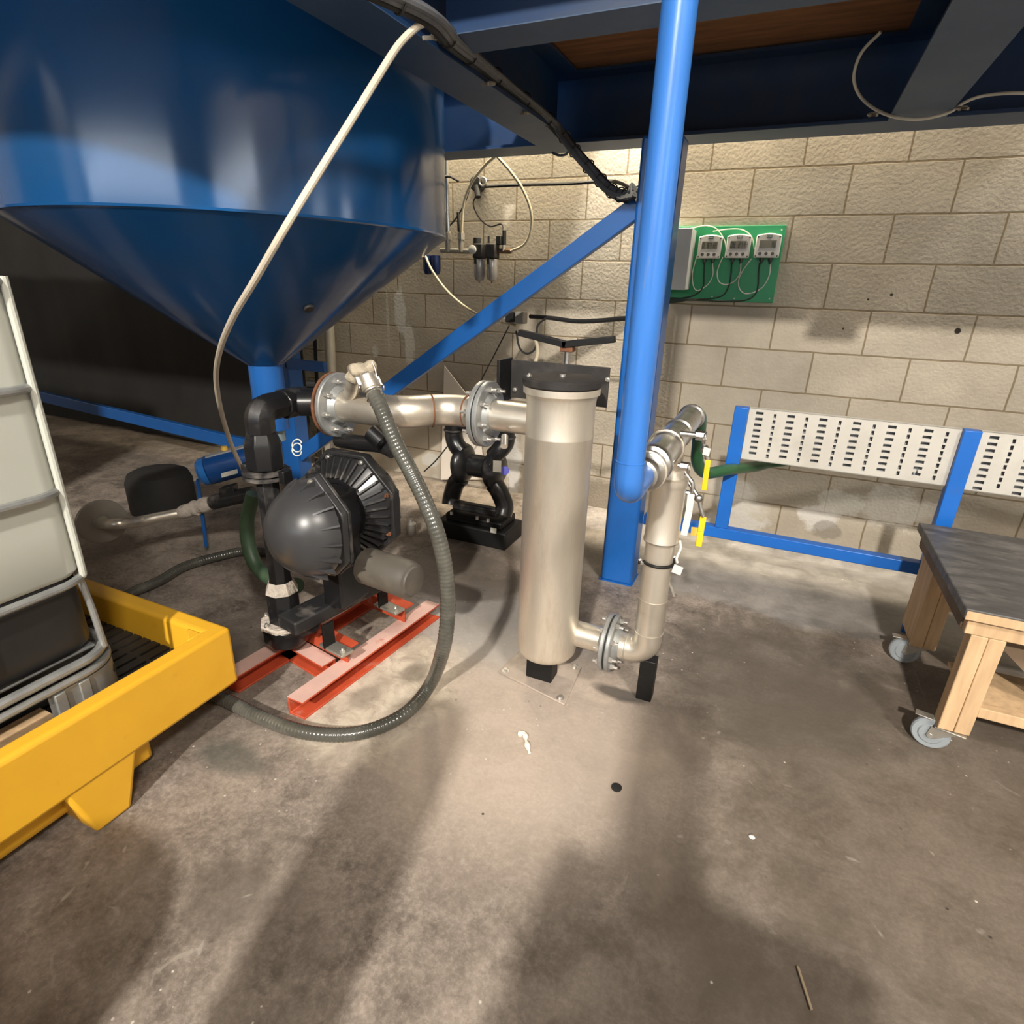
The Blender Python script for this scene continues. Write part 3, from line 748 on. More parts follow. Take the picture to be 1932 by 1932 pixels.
channel((-1.66, 1.475, .0), (-1.345, 1.415, .0), .065, .070, sk, (-.17, -.98, 0), 'cross_member')
def upstand(p0, p1, z0, z1, name):
    p0 = V(p0); p1 = V(p1); a = (p1 - p0).normalized(); s = V((-a.y, a.x, 0))
    MB().prism([p0 + V((0, 0, z0)), p0 + s * .008 + V((0, 0, z0)), p0 + s * .008 + V((0, 0, z1 - .008)), p0 + s * .06 + V((0, 0, z1 - .008)), p0 + s * .06 + V((0, 0, z1)), p0 + V((0, 0, z1))], p1 - p0).build(name, 'red_oxide', sk, bevel=.002)
upstand((-1.66, 1.475, 0), (-1.285, 1.41, 0), .072, .132, 'cross_member')
upstand((-1.60, 1.80, 0), (-1.255, 1.74, 0), .072, .138, 'cross_member')

# ------------------------------------------------------------------ large diaphragm pump
CX, CY, CZ = -1.311, 1.40, .665
pu = thing('diaphragm_pump', 'large black plastic diaphragm pump with ribbed chambers on the red skid', 'pump', (CX, CY, .14))
def octagon(cy0, cy1, rho, hole, name, parent, material='black_gloss'):
    b = MB(); vs = []; fs = []
    for y in (cy0, cy1):
        for r, n_ in ((rho, 8), (hole, 8)):
            for k in range(8):
                t = math.radians(22.5 + 45 * k)
                vs.append((CX + r * math.cos(t), y, CZ + r * math.sin(t)))
    for k in range(8):
        j = (k + 1) % 8
        fs += [(k, j, 8 + j, 8 + k), (16 + k, 24 + k, 24 + j, 16 + j), (k, 16 + k, 16 + j, j), (8 + k, 8 + j, 24 + j, 24 + k)]
    return b.add(vs, fs).build(name, material, parent, bevel=.004)
# front chamber: a smaller cone-shaped cover on an angular flange plate
fpoly = [(-1.113, .756), (-1.115, .592), (-1.165, .540), (-1.262, .527), (-1.352, .62), (-1.352, .748), (-1.268, .842), (-1.208, .864)]
ffl = MB().prism([(x, 1.255, z) for x, z in fpoly], (0, .026, 0)).build('chamber_flange', 'black_gloss', pu, bevel=.004)
MB().prism([(-1.233 + (x + 1.233) * 1.03, 1.280, .69 + (z - .69) * 1.03) for x, z in fpoly], (0, .012, 0)).build('flange_rim', 'black_dusty', ffl, bevel=.003)
fo = V((-1.238, 1.256, .688)); fa = V((-.30, -.95, .06)).normalized()
fprof = [(.149, -.01), (.149, .014), (.146, .028), (.134, .06), (.110, .092), (.078, .118), (.040, .133), (0, .137)]
b = MB().lathe(fo, fa, fprof, 64)
_, fu, fw_ = frame_of(fa)
for k in range(18):
    t = 2 * PI * (k + .5) / 18
    d = fu * math.cos(t) + fw_ * math.sin(t); tt = -fu * math.sin(t) + fw_ * math.cos(t)
    b.prism([fo + d * .138 - tt * .003, fo + d * .168 - tt * .003, fo + d * .156 + fa * .028 - tt * .003, fo + d * .130 + fa * .062 - tt * .003], tt * .006)
b.build('chamber', 'black_gloss', pu)
MB().cyl((-1.25, 1.28, .68), (-1.28, 1.40, .67), .10, seg=24).build('front_neck', 'black_plastic', pu)
for x, z in ((-1.128, .745), (-1.130, .603), (-1.172, .556), (-1.212, .848)): hexbolt((x - .006, 1.252, z), (0, -1, 0), .009, .012, ffl, 'zinc')
for side in (1,):
    yp = CY + side * .132
    fl = octagon(yp - .013, yp + .013, .208, .15, 'chamber_flange', pu, 'black_gloss')
    rim = octagon(yp - .020, yp + .020, .212, .196, 'flange_rim', fl, 'black_dusty' if side > 0 else 'black_gloss')
    ax = (0, side, 0)
    prof = [(.178, .0), (.178, .018), (.174, .03), (.166, .055), (.148, .088), (.118, .118), (.078, .138), (.035, .147), (0, .149)]
    a, u, w = frame_of(ax)
    b = MB().lathe((CX, yp, CZ), ax, prof, 64, cap0=True)
    for k in range(20):
        t = 2 * PI * (k + .5) / 20
        d = u * math.cos(t) + w * math.sin(t); tt = -u * math.sin(t) + w * math.cos(t)
        o = V((CX, yp, CZ)) + a * .012
        b.prism([o + d * .165 - tt * .003, o + d * .196 - tt * .003, o + d * .184 + a * .03 - tt * .003, o + d * .158 + a * .062 - tt * .003], tt * .006)
    ch = b.build('chamber', 'black_gloss', pu)
    # ribbed inner face, towards the middle of the pump
    oi = V((CX, yp, CZ)) - a * .013
    MB().lathe(oi, -a, [(.186, 0), (.172, .012), (.118, .045), (.112, .052), (.10, .052), (.095, .03)], 48, cap0=False, cap1=False).build('inner_cone', 'black_plastic', ch)
    b = MB()
    for k in range(36):
        t = 2 * PI * k / 36
        d = u * math.cos(t) + w * math.sin(t); tt = -u * math.sin(t) + w * math.cos(t)
        b.prism([oi + d * .186 - tt * .003, oi + d * .182 - a * .020 - tt * .003, oi + d * .120 - a * .060 - tt * .003, oi + d * .118 - a * .04 - tt * .003], tt * .006)
    b.build('inner_ribs', 'black_dusty', ch)
    for k in range(8):
        t = math.radians(22.5 + 45 * k)
        p = V((CX + .186 * math.cos(t), yp - side * .016, CZ + .186 * math.sin(t)))
        hexbolt(p, (0, -side, 0), .009, .014, fl, 'rust' if k in (0, 7) else 'bolt_metal')
cb_ = MB(); cb_.cyl((CX, CY - .10, CZ), (CX, CY + .10, CZ), .098, seg=32); cb_.box((CX - .05, CY - .06, CZ - .17), (CX + .09, CY + .06, CZ + .10))
cb_.build('air_motor', 'black_plastic', pu, bevel=.005)
cb_ = MB()
for x in (-.06, 0, .06): cb_.cyl((CX + x, CY - .11, CZ + .04 + .03 * math.cos(x * 30)), (CX + x, CY + .11, CZ + .04), .018, seg=12)
cb_.cyl((CX + .05, CY, CZ), (CX + .12, CY, CZ), .03, seg=16)
cb_.build('pilot_valve', 'black_gloss', pu)
# upright liquid manifold on the left side
MX, MY = -1.535, 1.375
mn = MB().lathe((MX, MY, .30), (0, 0, 1), [(.040, 0), (.040, .50)], 8, PI / 8).build('manifold_column', 'black_plastic', pu, bevel=.003)
MB().lathe((MX, MY, .215), (0, 0, 1), [(.060, 0), (.060, .125), (.043, .165)], 8, PI / 8).build('lower_socket', 'black_plastic', mn, bevel=.003)
MB().lathe((MX, MY, .336), (0, 0, 1), [(.0602, 0), (.0602, .004), (.0432, .044)], 8, PI / 8, cap0=False, cap1=False).build('shoulder_highlight', 'tape_cream', mn)  # cream skin paints the highlight on the socket chamfer
b = MB(); b.lathe((MX, MY, .195), (0, 0, 1), [(.088, 0), (.094, .004), (.094, .016), (.088, .02)], 8, PI / 8); fb = b.build('foot_flange', 'tape_cream', mn)
b = MB(); b.lathe((MX, MY, .12), (0, 0, 1), [(.075, 0), (.085, .02), (.085, .075)], 10, PI / 8); b.build('inlet_elbow', 'black_plastic', mn, bevel=.004)
for k in range(6):
    t = 2 * PI * k / 6 + .3; hexbolt((MX + .078 * math.cos(t), MY + .078 * math.sin(t), .215), (0, 0, 1), .009, .016, mn)
b = MB()
for z in (.775, .793): b.lathe((MX, MY, z), (0, 0, 1), [(.074, 0), (.079, .003), (.079, .011), (.074, .014)], 12, PI / 8)
fm = b.build('mid_flange', 'black_dusty', mn)
for s_ in (-1, 1): MB().box((MX + s_ * .086 - .012, MY - .02, .77), (MX + s_ * .086 + .012, MY + .02, .815)).build('clamp_lug', 'black_plastic', fm, bevel=.003)
MB().lathe((MX, MY, .81), (0, 0, 1), [(.058, 0), (.063, .006), (.063, .085), (.058, .10), (.050, .125)], 8, PI / 8).build('coupling', 'black_plastic', mn, bevel=.003)
MB().lathe((MX, MY, .905), (0, 0, 1), [(.0585, 0), (.0505, .0262), (.047, .03)], 8, PI / 8, cap0=False).build('coupling_dust', 'black_dusty', mn)
b = MB(); b.tube(fillet([(MX, MY, .93), (MX, MY, 1.010), (MX, MY + .26, 1.010)], .05, 8), .047, 8); b.build('discharge_elbow', 'black_plastic', mn)
b = MB(); b.cyl((MX, MY + .10, 1.010), (MX, MY + .175, 1.010), .052, seg=8, phase=PI / 8); b.cyl((MX + .03, MY + .15, 1.01), (MX + .125, MY + .215, 1.01), .045, seg=16); b.build('discharge_tee', 'black_plastic', mn, bevel=.004)
for px, py, Y_ in ((580, 725, 1.55), (602, 720, 1.6)):
    p = at(px, py, Y=Y_); MB().cyl(p, p + V((.03, .01, 0)), .013, seg=10).build('port_plug', 'black_steel', mn)
# lower inlet manifold, feet, muffler
b = MB(); b.obox((-1.405, 1.53, .255), (.17, .985, 0), (-.985, .17, 0), (0, 0, 1), (.48, .105, .055)); b.cyl((MX, MY, .165), (-1.43, 1.40, .225), .05, seg=10); b.build('inlet_manifold', 'black_dusty', pu, bevel=.008)
for y0_ in (1.335, 1.665):
    f_ = MB().obox((-1.315, y0_ + .055, .142), (.985, -.17, 0), (.17, .985, 0), (0, 0, 1), (.13, .055, .010)).build('foot', 'zinc', pu, bevel=.002)
    MB().obox((-1.345, y0_ + .055, .19), (.985, -.17, 0), (.17, .985, 0), (0, 0, 1), (.010, .05, .10)).build('foot_web', 'black_steel', f_, bevel=.002)
    hexbolt((-1.275, y0_ + .045, .147), (0, 0, 1), .010, .016, f_)
MB().box((-1.40, 1.44, .27), (-1.31, 1.60, .52)).build('leg_frame', 'black_plastic', pu, bevel=.01)
mu = MB().lathe(at(690, 1066, Y=1.43), at(785, 1098, Y=1.40) - at(690, 1066, Y=1.43), [(.058, 0), (.064, .008), (.064, .19), (.060, .20), (.058, .212), (.050, .216), (.048, .222), (0, .224)], 40).build('muffler', 'muffler_grey', pu)
# things on top between the chambers
b = MB(); b.tube(crom([at(640, 830, Y=1.60), at(680, 836, Y=1.57), at(720, 840, Y=1.56), at(742, 850, Y=1.55)], 6), .028, 12); b.cyl(at(700, 815, Y=1.52), at(722, 835, Y=1.52), .03, seg=12)
b.build('upper_manifold', 'black_plastic', pu)
b = MB(); b.tube([at(560 + 9 * math.cos(t), 852 + 10 * math.sin(t) - 1.2 * t, Y=1.40) for t in [i * .5 for i in range(26)]], .0022, 6); b.build('air_coil', 'white_cable', pu)

# ------------------------------------------------------------------ crossover pipe, pump to filter
xo = thing('crossover_pipe', 'bent stainless crossover pipe between black pump and filter vessel', 'pipe', (-1.2, 1.62, PZ - .06))
XY = 1.585
ps = fillet([(-1.37, XY, PZ - .005), (-1.12, XY, PZ - .005), (-1.045, FY, PZ - .01), (-.90, FY, PZ - .01)], .16, 14)
MB().tube(ps, .0545, 36).build('pipe', 'stainless', xo)
for x, y in ((-1.065, FY - .06), (-.955, FY)):
    MB().torus((x, y, PZ - .008), (1, .9 if x < -1 else 0, 0), .0545, .0028, 36, 6).build('weld', 'rust', xo)
f1 = flange((-1.388, XY, PZ - .005), (1, 0, 0), .112, .017, xo, hub=(.058, .022), bolts=8)
MB().lathe((-1.404, XY, PZ - .005), (1, 0, 0), [(0, 0), (.110, 0), (.112, .002), (.112, .012), (0, .0155)], 44).build('backing_flange', 'rust', xo)
f2 = flange((-.889, FY, PZ - .01), (-1, 0, 0), .112, .017, xo, hub=(.058, .02), bolts=8)
MB().lathe((-.889, FY, PZ - .01), (1, 0, 0), [(0, 0), (.109, 0), (.109, .0035), (0, .0035)], 40).build('gasket', 'rubber', xo)

# ------------------------------------------------------------------ ribbed suction hose with its taped coupling
hpts = [at(704, 738, Y=1.43), at(722, 778, Y=1.40), at(748, 838, Y=1.37), at(776, 892, Y=1.35), at(803, 948, Y=1.34), at(826, 1010, Y=1.33), at(841, 1080, Y=1.33), at(845, 1150, Y=1.33), at(836, 1225, Y=1.33),
        at(812, 1290, Z=.075), at(772, 1340, Z=.045), at(715, 1372, Z=.030), at(650, 1386, Z=.028), at(570, 1380, Z=.028), at(490, 1352, Z=.028), at(420, 1318, Z=.028),
        V((-1.78, 1.09, .028)), V((-2.05, 1.06, .028)), V((-2.35, 1.15, .028)), V((-2.55, 1.38, .028)), at(300, 1096, Z=.028), at(350, 1068, Z=.028), at(420, 1048, Z=.028), at(470, 1040, Z=.028), V((-2.2, 2.08, .028))]
base = crom(hpts, 60)
dense = [base[0]]; acc = 0.0; step = .0032
for p, q in zip(base[:-1], base[1:]):
    L_ = (q - p).length
    while acc + L_ >= step:
        p = p + (q - p) * ((step - acc) / L_); dense.append(p.copy()); L_ = (q - p).length; acc = 0.0
        if L_ < 1e-9: break
    acc += L_
rad = [.0236 + .0007 * math.sin(2 * PI * i / 4.0) for i in range(len(dense))]
hs = thing('suction_hose', 'ribbed grey-green suction hose dropping from the taped coupling and looping over the floor', 'hose', dense[0])
MB().tube(dense, rad, 14).build('hose_body', 'hose_grey', hs, smooth=80)
b = MB(); q0 = at(704, 738, Y=1.43); q1 = at(690, 706, Y=1.44); dq = (q0 - q1).normalized()
b.lathe(q1, dq, [(.020, 0), (.026, .008), (.026, .028), (.029, .03), (.029, .05), (.0255, .052), (.0255, .095)], 28)
hc = b.build('coupling', 'stainless', hs)
MB().torus(q0 + dq * .002, dq, .0262, .003, 30, 6).build('hose_clamp', 'steel', hc)
MB().torus(q0 + dq * .022, dq, .0262, .003, 30, 6).build('hose_clamp', 'steel', hc)
for dx in (-1, 1):
    b = MB(); s = V((.75, .66, 0)) * dx; p = q1 + dq * .025 + s * .03
    b.obox(p, s, dq, s.cross(dq), (.012, .03, .012)); b.torus(p + dq * .02 + s * .006, s, .008, .0022, 14, 6); b.build('cam_lever', 'steel', hc, bevel=.002)
b = MB(); tp = at(677, 700, Y=1.455)
b.sph(tp, .036, (1.05, .85, .72), 20, 12); b.sph(tp + V((.03, .02, .012)), .024, (1, 1, .8), 16, 10); b.sph(tp + V((-.018, -.01, -.02)), .022, (1, .9, 1), 16, 10)
for i in range(len(b.v)):
    p = b.v[i]; b.v[i] = p + V((math.sin(p.z * 160), math.sin(p.x * 140), math.sin(p.y * 150))) * .0032
b.build('tape_wrap', 'mud_tape', hs, smooth=60)
b = MB(); b.cyl(tp + V((-.01, 0, 0)), (-1.30, XY - .03, PZ + .045), .024, seg=20); b.build('hose_tail_stub', 'stainless', hs)
b = MB(); b.tube(crom([tp + V((.045, .01, .03)), tp + V((.065, .0, -.005)), tp + V((.062, -.01, -.05))], 6), .002, 6); b.build('tie_wire', 'zinc', hs)

# ------------------------------------------------------------------ small diaphragm pump at the back
SX, SY = -1.485, 2.85
sp_ = thing('small_pump', 'small grimy black diaphragm pump standing by the block wall behind the hose', 'pump', (SX, SY, 0))
zc = .436
for s_ in (-1, 1):
    x = SX + s_ * .105
    ch = MB().lathe((x - s_ * .045, SY, zc), (s_, 0, 0), [(.05, -.02), (.09, .004), (.115, .022), (.122, .04), (.122, .056), (.108, .066), (.07, .092), (0, .10)], 28).build('chamber', 'black_plastic', sp_)
    b = MB()
    for k in range(12):
        t = 2 * PI * k / 12
        d = V((0, math.cos(t), math.sin(t)))
        b.obox(V((x + s_ * .005, SY, zc)) + d * .108, d, (1, 0, 0), d.cross(V((1, 0, 0))), (.016, .024, .016))
    b.build('clamp_bolts', 'black_plastic', ch, bevel=.002)
    arm = []
    top = V((SX + s_ * .165, SY, .60)); bot = V((SX + s_ * .165, SY, .23))
    MB().tube(crom([(x, SY - .02, zc + .08), (x + s_ * .035, SY - .02, zc + .12), top, top + V((0, 0, .07))], 6), .052, 12).build('upper_elbow', 'black_plastic', sp_)
    MB().tube(crom([(x, SY - .02, zc - .08), (x + s_ * .035, SY - .02, zc - .12), bot + V((s_ * .01, -.01, 0)), bot + V((s_ * .01, -.03, -.055))], 6), .053, 12).build('lower_elbow', 'black_plastic', sp_)
    MB().torus(top + V((0, 0, .03)), (0, 0, 1), .054, .006, 24, 6).build('band_clamp', 'black_dusty', sp_)
MB().cyl((SX - .10, SY, zc), (SX + .10, SY, zc), .066, seg=24).build('air_motor', 'black_plastic', sp_)
MB().bar((SX - .16, SY, .668), (SX + .155, SY, .668), .062, .055).build('discharge_manifold', 'black_plastic', sp_, bevel=.012)
MB().bar((SX - .15, SY - .03, .185), (SX + .15, SY - .03, .185), .055, .05).build('inlet_manifold', 'black_dusty', sp_, bevel=.01)
b = MB(); b.box((SX - .17, SY - .10, .105), (SX + .20, SY + .10, .15)); b.box((SX - .22, SY - .13, .0), (SX + .24, SY + .12, .105)); b.build('base_block', 'black_steel', sp_, bevel=.01)
b = MB()
for x in (-.12, .05, .12): b.cyl((SX + x, SY - .11, .15), (SX + x, SY - .11, .17), .01, seg=8)
b.build('base_bolts', 'bolt_metal', sp_)
p = at(952, 888, Y=SY - .03); MB().lathe(p, (.5, -.85, 0), [(0, 0), (.026, 0), (.026, .002), (0, .002)], 20).build('round_label', 'label_blue', sp_)
p = at(938, 880, Y=SY - .115); MB().obox(p, (1, .3, 0), (-.3, 1, 0), (0, 0, 1), (.045, .003, .065)).build('data_plate', 'conduit_grey', sp_)
MB().obox(at(931, 1001, Y=SY - .135), (1, 0, 0), (0, 1, 0), (0, 0, 1), (.035, .004, .03)).build('base_label', 'white_cable', sp_)
# thin pale panel standing in for a patch of light on the wall
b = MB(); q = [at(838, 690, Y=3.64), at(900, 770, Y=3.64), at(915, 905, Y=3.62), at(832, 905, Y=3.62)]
b.prism(q, (0, .008, 0)); tag(b.build('light_patch_panel', 'light_patch_pale'), 'pale pointed panel standing in for a patch of light on the wall behind the small pump', 'sheet')
# clear bottles and fittings on the floor by the small pump
for i, (px, py, r_, h_, m_, lb) in enumerate(((815, 925, .035, .11, 'bowl_clear', 'dull metal canister standing left of the small pump'), (776, 948, .03, .10, 'zinc', 'dusty metal fitting behind the ribbed hose'))):
    p = at(px, py, Y=2.75); p.z = max(0, p.z - .09) if False else 0
    p = at(px, py + 60, Z=0.0)
    b = MB(); b.lathe(p, (0, 0, 1), [(r_ * .9, 0), (r_, .006), (r_, h_ * .7), (r_ * .5, h_ * .85), (r_ * .5, h_), (0, h_)], 24)
    tag(b.build('canister' if i == 0 else 'pipe_fitting', m_), lb, 'canister' if i == 0 else 'fitting')

# ------------------------------------------------------------------ spill bund
BXR, BYB, BXL, BYF = -1.45, 1.078, -2.83, -.25
bd = thing('spill_bund', 'yellow plastic spill bund with black grating under the white tank', 'spill pallet', ((BXR + BXL) / 2, (BYB + BYF) / 2, 0))
zb, zt, wr = .162, .372, .058
b = MB()
def ring(x0, x1, y0, y1): return [(x0, y0), (x1, y0), (x1, y1), (x0, y1)]
outer_t = ring(BXL, BXR, BYF, BYB); inner_t = ring(BXL + wr, BXR - wr, BYF + wr, BYB - wr); inner_m = ring(BXL + wr + .012, BXR - wr - .012, BYF + wr + .012, BYB - wr - .012)
vs = [(x, y, zb) for x, y in outer_t] + [(x, y, zt) for x, y in outer_t] + [(x, y, zt) for x, y in inner_t] + [(x, y, .262) for x, y in inner_m] + [(x, y, zb) for x, y in inner_m]
fs = []
for k in range(4):
    j = (k + 1) % 4
    for l in range(4): fs.append((4 * l + k, 4 * l + j, 4 * (l + 1) + j, 4 * (l + 1) + k))
fs.append((19, 18, 17, 16))
for k in range(4):
    j = (k + 1) % 4; fs.append((k, 16 + k, 16 + j, j))
b.add(vs, fs); body = b.build('tub', 'yellow_pe', bd, bevel=.014, segs=3)
MB().box((BXL + .10, BYF + .10, .04), (BXR - .085, BYB - .30, zb + .01)).build('sump', 'yellow_pe', bd, bevel=.03, segs=3)
def foot(y0t, y1t, y0b, y1b, dx):
    b_ = MB(); vs = []
    for dz, ya, yb_, xo in ((zb + .02, y0t, y1t, .0), (0, y0b, y1b, .0)):
        for x, y in ((BXR - .004 - .0, ya), (BXR - .004, yb_), (BXR - .18, yb_), (BXR - .18, ya)): vs.append((x + dx, y, dz))
    b_.add(vs, [(0, 1, 2, 3), (7, 6, 5, 4), (0, 4, 5, 1), (1, 5, 6, 2), (2, 6, 7, 3), (3, 7, 4, 0)])
    return b_.build('foot', 'yellow_pe', bd, bevel=.012, segs=3)
foot(.535, .735, .585, .680, .0); foot(-.05, .15, .0, .10, .0)
foot(.80, .845, .80, .83, -.14) if False else MB().box((BXR - .20, .70, .03), (BXR - .09, .815, zb + .01)).build('sump_lug', 'yellow_pe', bd, bevel=.015)
foot(.56, .74, .61, .71, -1.16); foot(-.05, .15, .0, .10, -1.16)
# gusset in the corner
MB().prism([(BXR - wr - .07, BYB - wr, .366), (BXR - wr, BYB - wr, .366), (BXR - wr, BYB - wr - .055, .366)], (0, 0, -.05)).build('corner_gusset', 'yellow_pe', body, bevel=.006)
# black grating deck
gx0, gx1, gy0, gy1 = BXL + wr + .014, BXR - wr - .014, BYF + wr + .014, BYB - wr - .014
b = MB(); b.box((gx0, gy0, .248), (gx1, gy1, .256))
x = gx0
while x < gx1: b.box((x, gy0, .256), (min(x + .034, gx1), gy1, .272)); x += .046
for y in [gy0 + .10 * i for i in range(13)]: b.box((gx0, y, .256), (gx1, y + .012, .2715))
b.build('grating', 'grate_black', bd)

# ------------------------------------------------------------------ IBC tank in its cage
IX, IYB, IXL, IYF = -1.57, .80, -2.57, -.20
ib = thing('caged_tank', 'white bulk liquid tank in a grey tubular cage standing in the yellow bund', 'tank', ((IX + IXL) / 2, (IYB + IYF) / 2, .272))
def rrect(x0, x1, y0, y1, r, n=7):
    o = []
    for cx, cy, a0 in ((x1 - r, y1 - r, 0), (x0 + r, y1 - r, PI / 2), (x0 + r, y0 + r, PI), (x1 - r, y0 + r, 1.5 * PI)):
        for k in range(n + 1):
            t = a0 + (PI / 2) * k / n; o.append((cx + r * math.cos(t), cy + r * math.sin(t)))
    return o
def shell(z0, z1, ins, r, material, name, bulge=0.0):
    rr_ = rrect(IXL + ins, IX - ins, IYF + ins, IYB - ins, r); n_ = len(rr_); vs = []; fs = []
    zs = [z0, z0 + .015] + [z0 + .015 + (z1 - z0 - .03) * k / 6 for k in range(1, 6)] + [z1 - .015, z1]
    for i, z in enumerate(zs):
        k_ = .98 if i in (0, len(zs) - 1) else 1 + bulge * math.sin(PI * i / (len(zs) - 1))
        mx, my = (IXL + IX) / 2, (IYF + IYB) / 2
        vs += [(mx + (x - mx) * k_, my + (y - my) * k_, z) for x, y in rr_]
    for i in range(len(zs) - 1):
        for k in range(n_): fs.append((i * n_ + k, i * n_ + (k + 1) % n_, (i + 1) * n_ + (k + 1) % n_, (i + 1) * n_ + k))
    fs += [tuple(reversed(range(n_))), tuple(range((len(zs) - 1) * n_, len(zs) * n_))]
    return MB().add(vs, fs).build(name, material, ib)
shell(.67, 1.43, .010, .055, 'bottle_white', 'bottle')
shell(.455, .67, .018, .07, 'bottle_dark', 'lower_wrap')
b = MB(); b.lathe(((IX + IXL) / 2, (IYF + IYB) / 2, 1.43), (0, 0, 1), [(.085, 0), (.085, .03), (.07, .035), (0, .036)], 32); b.build('filler_cap', 'black_plastic', ib)
def bend(z, r, ins=0.0, cr_=.10):
    return [V((x, y, z)) for x, y in rrect(IXL - ins, IX + ins, IYF - ins, IYB + ins, cr_, 8)]
cg = MB().tube(bend(1.158, 0, .006), .0105, 10, closed=True).build('cage_hoop', 'galvanised', ib)
for z in (.902, .662, 1.39): MB().tube(bend(z, 0, .006), .0105, 10, closed=True).build('cage_hoop', 'galvanised', ib)
b = MB(); b.tube(bend(.437, 0, .006), .013, 10, closed=True); b.tube(bend(.405, 0, .010), .011, 10, closed=True); b.build('base_rail', 'galvanised', ib)
def upright(x, y): 
    return MB().tube([(x, y, .44), (x, y, 1.40)], .0088, 10).build('cage_upright', 'galvanised', ib)
for y in (.52, .486, .20, -.08): upright(IX - .012, y)
for x in (-1.85, -2.10, -2.35): upright(x, IYB - .012); upright(x, IYF + .012)
for y in (.60, .30, .0): upright(IXL + .012, y)
MB().tube(crom([(IX - .010, IYB - .024, 1.40), (IX - .010, IYB - .024, 1.0), (IX - .010, IYB - .024, .70), (IX - .014, IYB - .026, .665)], 8), .0088, 10).build('corner_upright', 'bottle_white', ib)
MB().tube([V((IX - .026, IYB - .028, .66)), V((IX - .018, IYB - .022, .56)), V((IX - .012, IYB - .02, .44))], .0088, 10).build('corner_upright', 'galvanised', ib)
MB().box((IXL + .03, IYF + .03, .44), (IX - .03, IYB - .03, .452)).build('pan', 'galvanised', ib, bevel=.01)
def corner_foot(x, y, sx, sy):
    pts = []
    r = .085
    for k in range(9):
        t = PI / 2 * k / 8; pts.append((x - sx * r + sx * r * math.cos(t), y - sy * r + sy * r * math.sin(t)))
    path = [(x, y - sy * .19)] + pts + [(x - sx * .19, y)]
    vs = []; fs = []
    n_ = len(path)
    for z in (.275, .392):
        for px, py in path: vs.append((px, py, z))
        for px, py in path: vs.append((px - sx * .008, py - sy * .008, z))
    for k in range(n_ - 1):
        fs += [(k, k + 1, 2 * n_ + k + 1, 2 * n_ + k), (n_ + k, 3 * n_ + k, 3 * n_ + k + 1, n_ + k + 1), (k, n_ + k, n_ + k + 1, k + 1), (2 * n_ + k, 2 * n_ + k + 1, 3 * n_ + k + 1, 3 * n_ + k)]
    f_ = MB().add(vs, fs).build('corner_foot', 'galvanised', ib)
    b_ = MB()
    for d in (.115, .175): b_.box((min(x, x + sx * .006), y - sy * d - .014, .277), (max(x, x + sx * .006), y - sy * d + .014, .39))
    b_.build('pressed_rib', 'galvanised', f_, bevel=.003)
    q_ = (x - sx * (r - r * math.cos(.9)), y - sy * (r - r * math.sin(.9)), .355)
    MB().cyl(V(q_) - V((sx * .004, sy * .004, 0)), V(q_) + V((sx * .002, sy * .002, 0)), .011, seg=14).build('foot_hole', 'rubber', f_)
for x, sx in ((IX + .012, 1), (IXL - .012, -1)):
    for y, sy in ((IYB + .012, 1), (IYF - .012, -1)): corner_foot(x, y, sx, sy)
MB().tube([(IX - .0, IYF + .05, .292), (IX - .0, IYB - .17, .292)], .012, 10).build('skid_tube', 'galvanised', ib)
MB().box((IX - .12, IYF + .04, .276), (IX - .04, IYB - .16, .292)).build('runner', 'timber', ib)

# ------------------------------------------------------------------ low wheeled workbench
wb = thing('work_trolley', 'low wooden work trolley with dark worn top on grey castors', 'workbench', (1.25, 2.33, 0))
TX, TYN, TYF, TXR = .635, 1.945, 2.715, 2.05
tp_ = MB().box((TX, TYN, .518), (TXR, TYF, .552)).build('top', 'bench_top', wb, bevel=.004)
MB().box((TX + .004, TYN - .004, .517), (TXR - .004, TYN + .001, .545)).build('edge_strip', 'timber', tp_, bevel=.001)
MB().box((TX + .02, TYN + .015, .462), (TXR - .02, TYN + .05, .518)).build('apron', 'timber', wb, bevel=.003)
MB().box((TX + .015, TYN + .05, .462), (TX + .04, TYF - .04, .518)).build('apron', 'timber_dark', wb, bevel=.003)
MB().box((TX + .02, TYF - .05, .462), (TXR - .02, TYF - .015, .518)).build('apron', 'timber_dark', wb, bevel=.003)
for x in (TX + .04, TXR - .15):
    for y, nm in ((TYN + .015, 0), (TYF - .235, 1)):
        w_ = .088
        lg = MB(); lg.box((x, y, .105), (x + w_ * .5, y + .20 if nm else y + .055, .462)); lg.build('leg', 'timber', wb, bevel=.003)
        lg2 = MB(); lg2.box((x + w_ * .5 + .001, y, .105), (x + w_, y + .20 if nm else y + .055, .462)); l2 = [o for o in wb.children if o.name.startswith('leg')][-1]
        lg2.build('leg_board', 'timber', l2, bevel=.003)
MB().box((TX + .13, TYN + .025, .175), (TXR - .1, TYN + .06, .212)).build('stretcher', 'timber', wb, bevel=.003)
MB().box((TX + .13, TYF - .10, .225), (TXR - .1, TYF - .06, .275)).build('stretcher', 'timber', wb, bevel=.003)
MB().box((TX + .10, TYN + .06, .19), (TXR - .1, TYN + .30, .203)).build('shelf_board', 'timber', wb, bevel=.002)
MB().bar((TX + .13, TYN + .12, .45), (TX + .42, TYN + .12, .20), .035, .05).build('brace', 'timber_dark', wb)
